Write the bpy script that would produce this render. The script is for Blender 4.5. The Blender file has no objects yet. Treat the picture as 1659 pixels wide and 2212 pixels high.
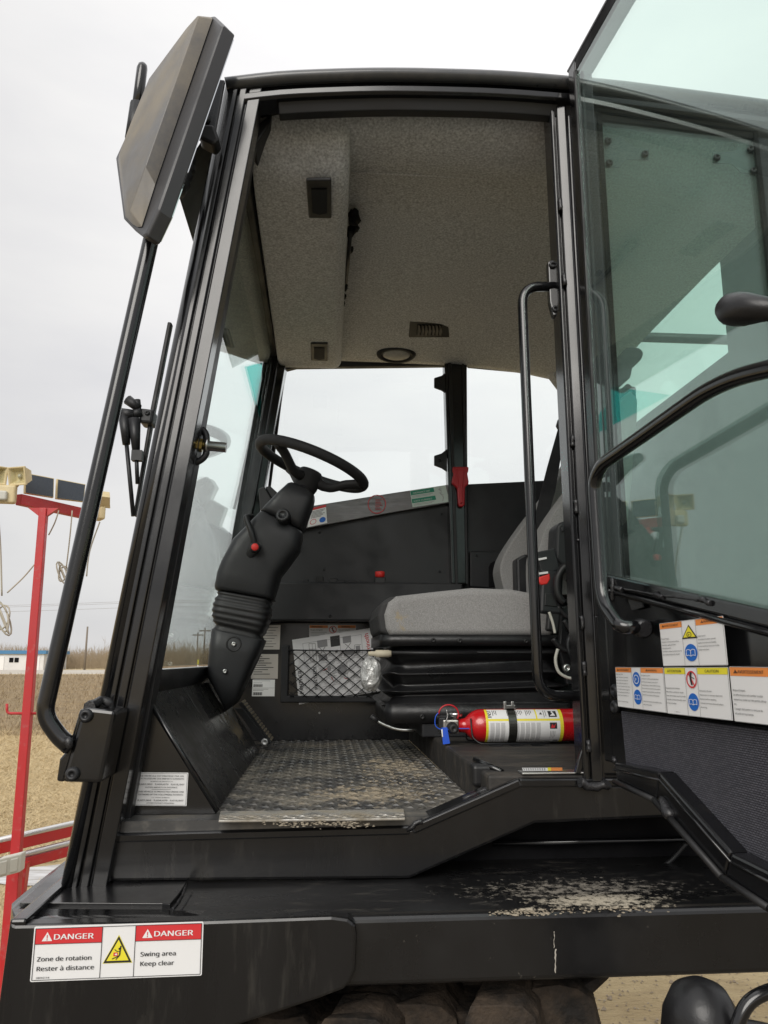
import bpy, bmesh, math, random
from mathutils import Vector, Matrix, noise
random.seed(7)
S = bpy.context.scene
COL = S.collection
# ------------------------------------------------------------------ camera, sky, sun, exposure
CZ = 1.75; YAW = math.radians(4.5); PIT = math.radians(11.0); FD = 1641.7
cd = bpy.data.cameras.new('camera'); cam = bpy.data.objects.new('camera', cd); COL.objects.link(cam)
cd.sensor_fit = 'VERTICAL'; cd.sensor_height = 24.0; cd.lens = 24.0 * 1900 / 2560
cd.clip_start = 0.02; cd.clip_end = 3000
cam.location = (0, 0, CZ); cam.rotation_euler = (math.pi / 2 + PIT, 0, -YAW)
S.camera = cam
SUN_EL = math.radians(33); SUN_AZ = math.radians(200)      # azimuth from +Y towards +X
SD = Vector((math.sin(SUN_AZ) * math.cos(SUN_EL), math.cos(SUN_AZ) * math.cos(SUN_EL), math.sin(SUN_EL)))
W = bpy.data.worlds.new('World'); S.world = W; W.use_nodes = True
nt = W.node_tree; nt.nodes.clear()
def nn(t, k, **kw):
    n = t.nodes.new(k)
    for a, b in kw.items(): setattr(n, a, b)
    return n
out = nn(nt, 'ShaderNodeOutputWorld'); bg = nn(nt, 'ShaderNodeBackground'); bg.inputs['Strength'].default_value = 0.1
sky = nn(nt, 'ShaderNodeTexSky', sky_type='NISHITA'); sky.sun_disc = False
sky.sun_elevation = SUN_EL; sky.sun_rotation = SUN_AZ
tc = nn(nt, 'ShaderNodeTexCoord')
mp = nn(nt, 'ShaderNodeMapping'); mp.inputs['Scale'].default_value = (1.0, 1.0, 3.2)
nz = nn(nt, 'ShaderNodeTexNoise'); nz.inputs['Scale'].default_value = 1.9; nz.inputs['Detail'].default_value = 6; nz.inputs['Roughness'].default_value = 0.55
rmp = nn(nt, 'ShaderNodeValToRGB')
rmp.color_ramp.elements[0].position = 0.32; rmp.color_ramp.elements[0].color = (0.87, 0.865, 0.885, 1)
rmp.color_ramp.elements[1].position = 0.62; rmp.color_ramp.elements[1].color = (1.0, 0.988, 0.98, 1)
dt = nn(nt, 'ShaderNodeVectorMath', operation='DOT_PRODUCT'); dt.inputs[1].default_value = (0.22, 0.82, 0.52)          # the brightest part of the cloud, ahead to the right
g1 = nn(nt, 'ShaderNodeMath', operation='MAXIMUM'); g1.inputs[1].default_value = 0
g2 = nn(nt, 'ShaderNodeMath', operation='POWER'); g2.inputs[1].default_value = 7
g3 = nn(nt, 'ShaderNodeMath', operation='MULTIPLY_ADD'); g3.inputs[1].default_value = 2.5; g3.inputs[2].default_value = 0.0
sx_ = nn(nt, 'ShaderNodeSeparateXYZ'); zg = nn(nt, 'ShaderNodeMath', operation='MAXIMUM'); zg.inputs[1].default_value = 0
zr = nn(nt, 'ShaderNodeMath', operation='MULTIPLY_ADD'); zr.inputs[1].default_value = 0.7; zr.inputs[2].default_value = 4.65   # an overcast sky brightens towards the zenith
zs = nn(nt, 'ShaderNodeMath', operation='ADD'); z4 = nn(nt, 'ShaderNodeMath', operation='POWER'); z4.inputs[1].default_value = 7; z5 = nn(nt, 'ShaderNodeMath', operation='MULTIPLY_ADD'); z5.inputs[1].default_value = 6.0
sc_ = nn(nt, 'ShaderNodeVectorMath', operation='SCALE')
mx = nn(nt, 'ShaderNodeMix', data_type='RGBA'); mx.inputs[0].default_value = 0.97
L = nt.links.new
L(tc.outputs['Generated'], mp.inputs[0]); L(mp.outputs[0], nz.inputs['Vector']); L(nz.outputs['Fac'], rmp.inputs[0])
L(tc.outputs['Generated'], dt.inputs[0]); L(dt.outputs['Value'], g1.inputs[0]); L(g1.outputs[0], g2.inputs[0]); L(g2.outputs[0], g3.inputs[0])
L(rmp.outputs[0], sc_.inputs[0]); L(tc.outputs['Generated'], sx_.inputs[0]); L(sx_.outputs['Z'], zg.inputs[0]); L(zg.outputs[0], zr.inputs[0]); L(zg.outputs[0], z4.inputs[0]); L(z4.outputs[0], z5.inputs[0]); L(zr.outputs[0], z5.inputs[2]); L(z5.outputs[0], zs.inputs[0]); L(g3.outputs[0], zs.inputs[1]); L(zs.outputs[0], sc_.inputs['Scale'])
L(sky.outputs[0], mx.inputs[6]); L(sc_.outputs[0], mx.inputs[7]); L(mx.outputs[2], bg.inputs['Color']); L(bg.outputs[0], out.inputs[0])
sl = bpy.data.lights.new('sun', 'SUN'); sl.energy = 1.5; sl.angle = math.radians(40); sl.color = (1, 0.96, 0.9)
so = bpy.data.objects.new('sun', sl); COL.objects.link(so); so.location = (3, 6, 12)
so.rotation_euler = SD.to_track_quat('Z', 'Y').to_euler()
S.view_settings.view_transform = 'Standard'; S.view_settings.look = 'None'; S.view_settings.exposure = 0.6; S.view_settings.gamma = 1
S.view_settings.use_curve_mapping = False
S.render.engine = 'CYCLES'
S.cycles.use_denoising = True
S.cycles.max_bounces = 10; S.cycles.transparent_max_bounces = 24
# ------------------------------------------------------------------ measuring helpers: a sight line met with a plane of the place
s_, c_, sp_, cp_ = math.sin(YAW), math.cos(YAW), math.sin(PIT), math.cos(PIT)
RV = Vector((c_, -s_, 0)); FV = Vector((s_ * cp_, c_ * cp_, sp_)); UV = Vector((-s_ * sp_, -c_ * sp_, cp_)); CO = Vector((0, 0, CZ))
def ray(x, y): return FV + RV * ((x - 829.5) / FD) - UV * ((y - 1106) / FD)
def aty(x, y, Y): d = ray(x, y); return CO + d * (Y / d.y)
def atz(x, y, Z): d = ray(x, y); return CO + d * ((Z - CZ) / d.z)
def atx(x, y, X): d = ray(x, y); return CO + d * (X / d.x)
def atpl(x, y, p, n): d = ray(x, y); return CO + d * ((p - CO).dot(n) / d.dot(n))
V = Vector
YS = 1.50; YF = 2.90
FL = 1.460; BOX = 1.532; DECK = 1.347
# ------------------------------------------------------------------ materials
MATS = {}
def mat(name, col, rough=0.5, metal=0.0, spec=0.5, coat=0.0, var=None, bump=None, dirt=None, mud=None, aniso=None, trans=0):
    m = bpy.data.materials.new(name); m.use_nodes = True; t = m.node_tree; t.nodes.clear()
    o = nn(t, 'ShaderNodeOutputMaterial'); b = nn(t, 'ShaderNodeBsdfPrincipled'); t.links.new(b.outputs[0], o.inputs[0])
    b.inputs['Roughness'].default_value = rough; b.inputs['Metallic'].default_value = metal
    b.inputs['Specular IOR Level'].default_value = spec; b.inputs['Coat Weight'].default_value = coat; b.inputs['Coat Roughness'].default_value = 0.12
    geo = nn(t, 'ShaderNodeNewGeometry'); src = None
    pos = geo.outputs['Position']
    if aniso:
        mpn = nn(t, 'ShaderNodeMapping'); mpn.inputs['Scale'].default_value = aniso; t.links.new(pos, mpn.inputs[0]); pos = mpn.outputs[0]
    def ns(scale, det=4, rgh=0.6, p=None):
        n = nn(t, 'ShaderNodeTexNoise'); n.inputs['Scale'].default_value = scale; n.inputs['Detail'].default_value = det; n.inputs['Roughness'].default_value = rgh
        t.links.new(p or pos, n.inputs['Vector']); return n
    def mixc(f, a, bcol):
        k = nn(t, 'ShaderNodeMix', data_type='RGBA')
        if isinstance(f, float): k.inputs[0].default_value = f
        else: t.links.new(f, k.inputs[0])
        if isinstance(a, tuple): k.inputs[6].default_value = (*a, 1)
        else: t.links.new(a, k.inputs[6])
        if isinstance(bcol, tuple): k.inputs[7].default_value = (*bcol, 1)
        else: t.links.new(bcol, k.inputs[7])
        return k.outputs[2]
    def ramp(sock, lo, hi):
        k = nn(t, 'ShaderNodeMapRange'); k.inputs[1].default_value = lo; k.inputs[2].default_value = hi; t.links.new(sock, k.inputs[0]); return k.outputs[0]
    c = tuple(col)
    if var:
        n = ns(var[0]); c = mixc(ramp(n.outputs['Fac'], 0.3, 0.7), tuple(col), tuple(var[1]))
    rsock = None
    if dirt:                                             # (colour, scale, lo, hi, amount)
        n = ns(dirt[1], 8, 0.68); f = ramp(n.outputs['Fac'], dirt[2], dirt[3])
        k = nn(t, 'ShaderNodeMath', operation='MULTIPLY'); k.inputs[1].default_value = dirt[4]; t.links.new(f, k.inputs[0])
        c = mixc(k.outputs[0], c, tuple(dirt[0])); rsock = k.outputs[0]
    for md in (mud or []):                               # splashes with a shape of their own: (centre, radii, colour, noise scale, sharpness)
        sub = nn(t, 'ShaderNodeVectorMath', operation='SUBTRACT'); sub.inputs[1].default_value = md[0]; t.links.new(geo.outputs['Position'], sub.inputs[0])
        dv = nn(t, 'ShaderNodeVectorMath', operation='DIVIDE'); dv.inputs[1].default_value = md[1]; t.links.new(sub.outputs[0], dv.inputs[0])
        ln = nn(t, 'ShaderNodeVectorMath', operation='LENGTH'); t.links.new(dv.outputs[0], ln.inputs[0])
        n = ns(md[3], 8, 0.72, geo.outputs['Position'])
        ad = nn(t, 'ShaderNodeMath', operation='MULTIPLY_ADD'); ad.inputs[1].default_value = -0.42; t.links.new(ln.outputs['Value'], ad.inputs[0]); t.links.new(n.outputs['Fac'], ad.inputs[2])
        f = ramp(ad.outputs[0], md[4], md[4] + 0.12)
        c = mixc(f, c, tuple(md[2]))
        if rsock is None: rsock = f
        else:
            k = nn(t, 'ShaderNodeMath', operation='MAXIMUM'); t.links.new(rsock, k.inputs[0]); t.links.new(f, k.inputs[1]); rsock = k.outputs[0]
    if isinstance(c, tuple): b.inputs['Base Color'].default_value = (*c, 1)
    else: t.links.new(c, b.inputs['Base Color'])
    n = ns(9, 5); k = nn(t, 'ShaderNodeMapRange'); k.inputs[1].default_value = .3; k.inputs[2].default_value = .7; k.inputs[3].default_value = rough * 0.7; k.inputs[4].default_value = min(1, rough * 1.4); t.links.new(n.outputs['Fac'], k.inputs[0])
    r = k.outputs[0]
    if rsock is not None:
        k2 = nn(t, 'ShaderNodeMix', data_type='FLOAT'); t.links.new(rsock, k2.inputs[0]); t.links.new(r, k2.inputs[2]); k2.inputs[3].default_value = 0.95; r = k2.outputs[0]
    t.links.new(r, b.inputs['Roughness'])
    if bump:
        n = ns(bump[0], 5); bp = nn(t, 'ShaderNodeBump'); bp.inputs['Strength'].default_value = bump[1]; bp.inputs['Distance'].default_value = bump[2] if len(bump) > 2 else 0.002
        t.links.new(n.outputs['Fac'], bp.inputs['Height']); t.links.new(bp.outputs[0], b.inputs['Normal'])
    MATS[name] = m; return m
def weave_nodes(m, pitch):                               # woven cloth: offset rows of small loops, in colour and relief
    t = m.node_tree; b = [n for n in t.nodes if n.type == 'BSDF_PRINCIPLED'][0]; geo = nn(t, 'ShaderNodeNewGeometry'); s = nn(t, 'ShaderNodeSeparateXYZ'); t.links.new(geo.outputs['Position'], s.inputs[0])
    cb = nn(t, 'ShaderNodeCombineXYZ'); t.links.new(s.outputs['Y'], cb.inputs[0]); t.links.new(s.outputs['Z'], cb.inputs[1])
    br = nn(t, 'ShaderNodeTexBrick'); br.inputs['Scale'].default_value = 1 / pitch; br.inputs['Mortar Size'].default_value = .12; br.inputs['Mortar Smooth'].default_value = .9; br.inputs['Brick Width'].default_value = 1.1; br.inputs['Row Height'].default_value = .55
    br.inputs['Color1'].default_value = (0.10, 0.10, 0.118, 1); br.inputs['Color2'].default_value = (0.065, 0.065, 0.08, 1); br.inputs['Mortar'].default_value = (0.018, 0.018, 0.024, 1)
    t.links.new(cb.outputs[0], br.inputs['Vector']); t.links.new(br.outputs['Color'], b.inputs['Base Color'])
    bp = nn(t, 'ShaderNodeBump'); bp.invert = True; bp.inputs['Strength'].default_value = .8; bp.inputs['Distance'].default_value = .002; t.links.new(br.outputs['Fac'], bp.inputs['Height']); t.links.new(bp.outputs[0], b.inputs['Normal'])
def glass_mat(name, tint, refl=1.0, base=0.04, film=0.0):  # film: amount of painted haze in place of sky glare
    m = bpy.data.materials.new(name); m.use_nodes = True; t = m.node_tree; t.nodes.clear()
    o = nn(t, 'ShaderNodeOutputMaterial'); tr = nn(t, 'ShaderNodeBsdfTransparent'); gl = nn(t, 'ShaderNodeBsdfGlossy'); mixs = nn(t, 'ShaderNodeMixShader')
    tr.inputs[0].default_value = (*tint, 1); gl.inputs['Roughness'].default_value = 0.004; gl.inputs['Color'].default_value = (0.92, 1, 0.98, 1)
    lw = nn(t, 'ShaderNodeLayerWeight'); lw.inputs['Blend'].default_value = 0.5
    p = nn(t, 'ShaderNodeMath', operation='POWER'); p.inputs[1].default_value = 5
    q = nn(t, 'ShaderNodeMath', operation='MULTIPLY_ADD'); q.inputs[1].default_value = (1 - base) * refl; q.inputs[2].default_value = base * refl
    t.links.new(lw.outputs['Facing'], p.inputs[0]); t.links.new(p.outputs[0], q.inputs[0]); t.links.new(q.outputs[0], mixs.inputs[0])
    t.links.new(tr.outputs[0], mixs.inputs[1]); t.links.new(gl.outputs[0], mixs.inputs[2]); last = mixs.outputs[0]
    if film:                                             # painted haze in place of sky glare, lightens dark areas behind the pane
        df = nn(t, 'ShaderNodeBsdfDiffuse'); df.inputs[0].default_value = (0.68, 0.78, 0.76, 1); m2 = nn(t, 'ShaderNodeMixShader'); m2.inputs[0].default_value = film
        t.links.new(last, m2.inputs[1]); t.links.new(df.outputs[0], m2.inputs[2]); last = m2.outputs[0]
    t.links.new(last, o.inputs[0])
    MATS[name] = m; return m
DUST = (0.19, 0.17, 0.13)
paint = mat('black_paint', (0.0055, 0.0057, 0.0066), 0.19, spec=0.5, coat=0.45, dirt=(DUST, 14, 0.62, 0.95, 0.10), bump=(7, 0.06, 0.004))
rooftop = mat('skylit_dusty_roof_paint', (0.040, 0.042, 0.045), 0.30, spec=0.6, coat=0.5, dirt=(DUST, 30, 0.5, 0.8, 0.2))  # base lightened to paint in the sky's reflection along the rail, plus dust
streak = mat('black_paint_streaked', (0.006, 0.006, 0.0067), 0.26, spec=0.5, coat=0.3, dirt=((0.26, 0.24, 0.20), 26, 0.55, 0.85, 0.16), aniso=(1, 1, .16), bump=(5, 0.05, 0.004))
seal = mat('dull_rubber_seal', (0.006, 0.006, 0.0065), 0.75, spec=0.2)
paint2 = mat('black_paint_dusty', (0.0065, 0.0065, 0.0072), 0.30, spec=0.5, coat=0.4, dirt=((0.3, .27, .22), 95, 0.66, 0.78, 0.35))
satin = mat('black_satin', (0.015, 0.0158, 0.018), 0.42, spec=0.45, bump=(220, 0.12, 0.0006))
plast = mat('black_moulded_plastic', (0.016, 0.0168, 0.019), 0.48, spec=0.45, bump=(420, 0.25, 0.0006))
grain = mat('black_grained_plastic', (0.020, 0.020, 0.022), 0.62, spec=0.4, bump=(500, 0.4, 0.0008))
rubber = mat('black_rubber', (0.013, 0.013, 0.014), 0.45, spec=0.45, bump=(150, 0.1, 0.001))
vinyl = mat('black_vinyl', (0.010, 0.010, 0.011), 0.36, spec=0.5, bump=(30, 0.35, 0.004))
hole = mat('black_recess', (0.004, 0.004, 0.005), 0.8, spec=0.2)
felt = mat('grey_felt', (0.76, 0.77, 0.79), 1.0, spec=0.1, var=(180, (0.32, 0.325, 0.34)), bump=(330, 0.6, 0.002))
fabric = mat('grey_seat_fabric', (0.36, 0.355, 0.35), 0.95, spec=0.15, var=(420, (0.20, 0.197, 0.195)), bump=(600, 0.5, 0.001), mud=[((0.23, 2.22, 1.86), (0.10, .3, .07), (0.33, 0.28, 0.20), 40, 0.40)])
weave = mat('dark_woven_panel', (0.030, 0.030, 0.036), 0.7, spec=0.4)
weave_nodes(weave, 0.0056)
steel = mat('zinc_steel', (0.55, 0.55, 0.54), 0.3, metal=1)
alu = mat('aluminium_tread', (0.50, 0.485, 0.455), 0.45, metal=0.85, dirt=((0.36, 0.32, 0.25), 18, 0.38, 0.60, 0.92))
greym = mat('brushed_grey_panel', (0.20, 0.195, 0.195), 0.38, metal=0.55, var=(30, (0.15, 0.147, 0.147)), aniso=(1, 1, 9))
white = mat('sticker_white', (0.78, 0.78, 0.78), 0.45)
prn = mat('print_black', (0.02, 0.02, 0.022), 0.5)
pgrey = mat('print_grey', (0.30, 0.30, 0.31), 0.5)
orange = mat('sticker_orange', (0.80, 0.27, 0.06), 0.45)
yellow = mat('sticker_yellow', (0.80, 0.70, 0.04), 0.45)
sred = mat('sticker_red', (0.62, 0.035, 0.04), 0.42)
blue = mat('sticker_blue', (0.01, 0.13, 0.52), 0.45)
green = mat('sticker_green', (0.01, 0.28, 0.17), 0.45)
lgreen = mat('sticker_pale_green', (0.62, 0.72, 0.66), 0.45)
silver = mat('data_plate_silver', (0.55, 0.53, 0.50), 0.3, metal=0.8)
redp = mat('extinguisher_red', (0.50, 0.008, 0.012), 0.22, spec=0.6, coat=0.4)
redpl = mat('red_plastic', (0.45, 0.012, 0.02), 0.4)
bred = mat('red_button', (0.70, 0.03, 0.025), 0.4)
bluetag = mat('blue_tag_plastic', (0.02, 0.10, 0.62), 0.4)
beige = mat('beige_plastic', (0.50, 0.45, 0.34), 0.45)
wrap = mat('clear_plastic_wrap', (0.42, 0.42, 0.41), 0.12, metal=0.3, spec=0.8, var=(30, (0.75, 0.75, 0.74)), bump=(45, 1.0, 0.008))
postred = mat('weathered_red_paint', (0.50, 0.02, 0.022), 0.42, var=(6, (0.44, 0.03, 0.035)), dirt=((0.34, 0.24, 0.22), 26, 0.58, 0.82, 0.6))
conduit = mat('galvanised_conduit', (0.62, 0.62, 0.62), 0.35, metal=0.7)
outlet = mat('outlet_grey', (0.55, 0.54, 0.48), 0.5)
cream = mat('aged_cream_plastic', (0.66, 0.56, 0.34), 0.5, var=(20, (0.60, 0.48, 0.26)))
solar = mat('solar_cells', (0.045, 0.055, 0.07), 0.25, spec=0.6)
lens = mat('lamp_lens', (0.5, 0.46, 0.36), 0.2)
cord = mat('pale_cord', (0.42, 0.38, 0.30), 0.8)
dome = mat('dome_lens', (0.55, 0.53, 0.50), 0.3, var=(60, (0.42, 0.40, 0.37)))
weldm = mat('painted_weld', (0.02, 0.02, 0.022), 0.22, spec=0.6, bump=(260, 0.6, 0.002))
tread = mat('floor_tread_metal', (0.055, 0.055, 0.055), 0.36, spec=0.6, dirt=((0.27, 0.24, 0.19), 9, 0.42, 0.74, 0.8),
            mud=[((0.10, 1.75, FL), (0.30, 0.28, .2), (0.29, 0.245, 0.18), 22, 0.32), ((0.20, 2.2, FL), (0.22, 0.5, .2), (0.29, 0.245, 0.18), 22, 0.34)])
mc = atz(1290, 1950, DECK); mc2 = atz(1150, 1972, DECK)
deckm = mat('deck_top_paint', (0.010, 0.010, 0.0105), 0.30, spec=0.5, aniso=(.35, 1, 1), dirt=((0.22, 0.20, 0.17), 46, 0.55, 0.80, 0.35),
            mud=[(tuple(mc), (0.20, 0.075, 0.012), (0.46, 0.41, 0.32), 60, 0.24), (tuple(mc2), (0.08, 0.03, 0.010), (0.46, 0.41, 0.32), 60, 0.26),
                 (tuple(atz(1250, 1925, DECK)), (0.42, 0.14, 0.012), (0.20, 0.18, 0.15), 60, 0.31)])
toem = mat('toe_plate_paint', (0.016, 0.016, 0.016), 0.24, spec=0.55, dirt=((0.13, 0.12, 0.10), 9, 0.45, 0.8, 0.35),
           mud=[(tuple(aty(520, 1560, 2.4)), (0.16, 0.30, 0.14), (0.24, 0.19, 0.12), 26, 0.34)])
mudm = mat('dried_mud', (0.40, 0.35, 0.27), 1.0, spec=0.1, var=(80, (0.24, 0.20, 0.15)), bump=(120, 0.8, 0.004))
trackm = mat('muddy_track_rubber', (0.016, 0.014, 0.0125), 0.75, spec=0.3, dirt=((0.085, 0.062, 0.044), 14, 0.40, 0.68, 0.85), bump=(40, 0.7, 0.01))
mirrorback = mat('mirror_shell_painted_sheen', (0.105, 0.104, 0.105), 0.36, spec=0.6, bump=(700, 0.3, 0.0006), dirt=((0.40, 0.34, 0.24), 5, 0.36, 0.70, 0.55))  # tan overlay paints the sheen of sky and straw into the shell's colour
mirrorrim = mat('mirror_rim_plastic', (0.04, 0.04, 0.043), 0.4, spec=0.5)  # same plastic as the shell, without the painted sheen
mirror_glass = mat('mirror_glass', (0.8, 0.82, 0.84), 0.02, metal=1)
g_door = glass_mat('door_glass', (0.90, 0.985, 0.95), 2.0, film=0.010); g_side = glass_mat('side_glass', (0.98, 0.997, 0.988), 0.8); g_rear = glass_mat('rear_side_glass', (0.87, 0.98, 0.935), 1.3, film=0.055); g_wind = glass_mat('windscreen_glass', (0.965, 0.987, 0.975), 0.9)  # film here is painted haze in place of sky glare
g_teal = glass_mat('teal_sheen_glass', (0.06, 0.80, 0.77), 0.5)  # colour of the painted reflection on the windscreen
film = mat('chart_film', (0.40, 0.39, 0.37), 0.35)
paper = mat('printed_paper', (0.84, 0.84, 0.85), 0.5, bump=(20, 0.2, 0.004))
# ------------------------------------------------------------------ mesh builder
class MB:
    def __init__(self): self.v = []; self.f = []; self.m = []; self.s = []
    def add(self, vs, fs, m=0, s=False):
        k = len(self.v); self.v += [V(p) for p in vs]
        for f in fs: self.f.append([i + k for i in f]); self.m.append(m); self.s.append(s)
    def box(self, c, h, m=0, ax=None):
        c = V(c); a = ax or (V((1, 0, 0)), V((0, 1, 0)), V((0, 0, 1)))
        vs = [c + a[0] * (h[0] * i) + a[1] * (h[1] * j) + a[2] * (h[2] * k) for i in (-1, 1) for j in (-1, 1) for k in (-1, 1)]
        self.add(vs, [(0, 1, 3, 2), (4, 6, 7, 5), (0, 4, 5, 1), (2, 3, 7, 6), (0, 2, 6, 4), (1, 5, 7, 3)], m)
    def bb(self, p, q, m=0): self.box([(p[i] + q[i]) / 2 for i in range(3)], [abs(q[i] - p[i]) / 2 for i in range(3)], m)
    def prism(self, pts, vec, m=0, s=False):
        n = len(pts); vec = V(vec); pts = [V(p) for p in pts]
        nrm = V((0, 0, 0))
        for i in range(n): nrm += pts[i].cross(pts[(i + 1) % n])
        if nrm.dot(vec) > 0: pts = pts[::-1]
        self.add(pts + [p + vec for p in pts], [list(range(n)), list(range(2 * n - 1, n - 1, -1))], m)
        k = len(self.v) - 2 * n
        for i in range(n):
            j = (i + 1) % n; self.f.append([k + i, k + n + i, k + n + j, k + j]); self.m.append(m); self.s.append(s)
    def loft(self, rings, m=0, s=True, caps=True, closed=True):
        n = len(rings[0]); k = len(self.v)
        for r in rings: self.v += [V(p) for p in r]
        for a in range(len(rings) - 1):
            for i in range(n if closed else n - 1):
                j = (i + 1) % n; self.f.append([k + a * n + i, k + a * n + j, k + (a + 1) * n + j, k + (a + 1) * n + i]); self.m.append(m); self.s.append(s)
        if caps:
            self.f.append([k + i for i in range(n)][::-1]); self.m.append(m); self.s.append(False)
            e = k + (len(rings) - 1) * n; self.f.append([e + i for i in range(n)]); self.m.append(m); self.s.append(False)
    def tube(self, pts, r, n=14, m=0, caps=True):
        pts = [V(p) for p in pts]; rings = []; up = None
        for i, p in enumerate(pts):
            t = (pts[min(i + 1, len(pts) - 1)] - pts[max(i - 1, 0)]).normalized()
            if up is None: up = t.orthogonal().normalized()
            else: up = (up - t * up.dot(t)).normalized()
            b = t.cross(up); rr = r[i] if isinstance(r, (list, tuple)) else r
            rings.append([p + (up * math.cos(2 * math.pi * k / n) + b * math.sin(2 * math.pi * k / n)) * rr for k in range(n)])
        self.loft(rings, m, True, caps)
    def lathe(self, o, d, prof, n=24, m=0, s=True):
        o = V(o); d = V(d).normalized(); u = d.orthogonal().normalized(); w = d.cross(u)
        self.loft([[o + d * t + (u * math.cos(2 * math.pi * k / n) + w * math.sin(2 * math.pi * k / n)) * max(r, 1e-5) for k in range(n)] for t, r in prof], m, s)
    def ball(self, c, r, m=0, nu=12, nv=8, ax=None, jit=0):
        c = V(c); r = (r, r, r) if isinstance(r, (int, float)) else r; rings = []
        a = ax or (V((1, 0, 0)), V((0, 1, 0)), V((0, 0, 1)))
        for i in range(nv + 1):
            t = math.pi * (0.02 + 0.96 * i / nv); ring = []
            for k in range(nu):
                f = 2 * math.pi * k / nu; q = V((math.sin(t) * math.cos(f), math.sin(t) * math.sin(f), math.cos(t)))
                if jit: q *= 1 + jit * noise.noise(q * 2.3 + c * 37)
                ring.append(c + a[0] * (q.x * r[0]) + a[1] * (q.y * r[1]) + a[2] * (q.z * r[2]))
            rings.append(ring)
        self.loft(rings[::-1], m)
    def sweep(self, path, prof, depth=V((0, 1, 0)), m=0, s=False, flip=1, smooth_idx=None):
        path = [V(p) for p in path]; rings = []
        for i, p in enumerate(path):
            t = (path[min(i + 1, len(path) - 1)] - path[max(i - 1, 0)]).normalized()
            w = t.cross(depth).normalized() * flip
            rings.append([p + w * a + depth * b for a, b in prof])
        self.loft(rings, m, s)
    def build(self, name, mats, parent=None, bevel=0, seg=2, kind=None, label=None, sub=0):
        me = bpy.data.meshes.new(name); org = ORG.get(parent.name, V((0, 0, 0))) if parent else V((0, 0, 0))
        me.from_pydata([tuple(p - org) for p in self.v], [], self.f)
        for k in (mats if isinstance(mats, (list, tuple)) else [mats]): me.materials.append(k)
        me.polygons.foreach_set('material_index', self.m); me.polygons.foreach_set('use_smooth', self.s); me.update()
        if not isinstance(self, Decal):
            bm = bmesh.new(); bm.from_mesh(me); bmesh.ops.recalc_face_normals(bm, faces=bm.faces); bm.to_mesh(me); bm.free()
        o = bpy.data.objects.new(name, me); COL.objects.link(o)
        if parent: o.parent = parent; ORG[o.name] = org
        if bevel:
            b = o.modifiers.new('bevel', 'BEVEL'); b.width = bevel; b.segments = seg; b.limit_method = 'ANGLE'; b.angle_limit = math.radians(40)
        if sub: 
            q = o.modifiers.new('subdivision', 'SUBSURF'); q.levels = sub; q.render_levels = sub
        if kind: o['kind'] = kind
        if label: o['label'] = label
        return o
class Decal(MB): pass
ORG = {}
def thing(name, label, cat, loc, group=None):
    o = bpy.data.objects.new(name, None); COL.objects.link(o); o.location = loc; o.empty_display_size = 0.2
    o['label'] = label; o['category'] = cat
    if group: o['group'] = group
    ORG[o.name] = V(loc); return o
def tag(o, label, cat, group=None):
    o['label'] = label; o['category'] = cat
    if group: o['group'] = group
    return o
def fillet(pts, r, n=6):
    pts = [V(p) for p in pts]; o = [pts[0]]
    for i in range(1, len(pts) - 1):
        a, b, c = pts[i - 1], pts[i], pts[i + 1]; d1 = (a - b); d2 = (c - b); rr = min(r, d1.length * .48, d2.length * .48)
        p, q = b + d1.normalized() * rr, b + d2.normalized() * rr
        for k in range(n + 1):
            t = k / n; o.append(p * (1 - t) ** 2 + b * (2 * t * (1 - t)) + q * t * t)
    o.append(pts[-1]); return o
def crv(pts, n=6):
    pts = [V(p) for p in pts]; q = [pts[0]] + pts + [pts[-1]]; o = []
    for i in range(1, len(q) - 2):
        for k in range(n):
            t = k / n; a, b, c, d = q[i - 1:i + 3]
            o.append(0.5 * ((2 * b) + (c - a) * t + (2 * a - 5 * b + 4 * c - d) * t * t + (3 * b - a - 3 * c + d) * t ** 3))
    o.append(pts[-1]); return o
def rr_ring(cx, cy, hx, hy, r, z, n=6):
    o = []
    for qx, qy, a0 in ((1, 1, 0), (-1, 1, 90), (-1, -1, 180), (1, -1, 270)):
        for k in range(n):
            a = math.radians(a0 + 90 * k / (n - 1)); o.append(V((cx + qx * (hx - r) + math.cos(a) * r, cy + qy * (hy - r) + math.sin(a) * r, z)))
    return o
def weld(name, pts, r, parent, step=0.006):
    p = crv(pts, 8); q = [p[0]]
    for a in p:
        if (a - q[-1]).length >= step: q.append(a)
    b = MB(); b.tube([k + V((random.uniform(-1, 1), random.uniform(-1, 1), random.uniform(-1, 1))) * r * .25 for k in q], [r * random.uniform(.65, 1.25) for _ in q], 7)
    return b.build(name, weldm, parent)
BOLT = {}
def bolt(c, n, r, parent, m=satin, name='bolt'):
    key = (round(r, 4), m.name); org = ORG[parent.name]
    if key not in BOLT:
        b = MB(); b.lathe((0, 0, 0), (0, 0, 1), [(-.002, r * .6), (-.001, r), (r * .35, r * .98), (r * .62, r * .75), (r * .66, r * .42), (r * .3, r * .38), (r * .28, 0)], 14)
        o = b.build(name, m); me = o.data; BOLT[key] = me; bpy.data.objects.remove(o)
    o = bpy.data.objects.new(name, BOLT[key]); COL.objects.link(o); o.parent = parent; o.location = V(c) - org
    o.rotation_euler = V(n).to_track_quat('Z', 'Y').to_euler(); ORG[o.name] = org
    return o
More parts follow.
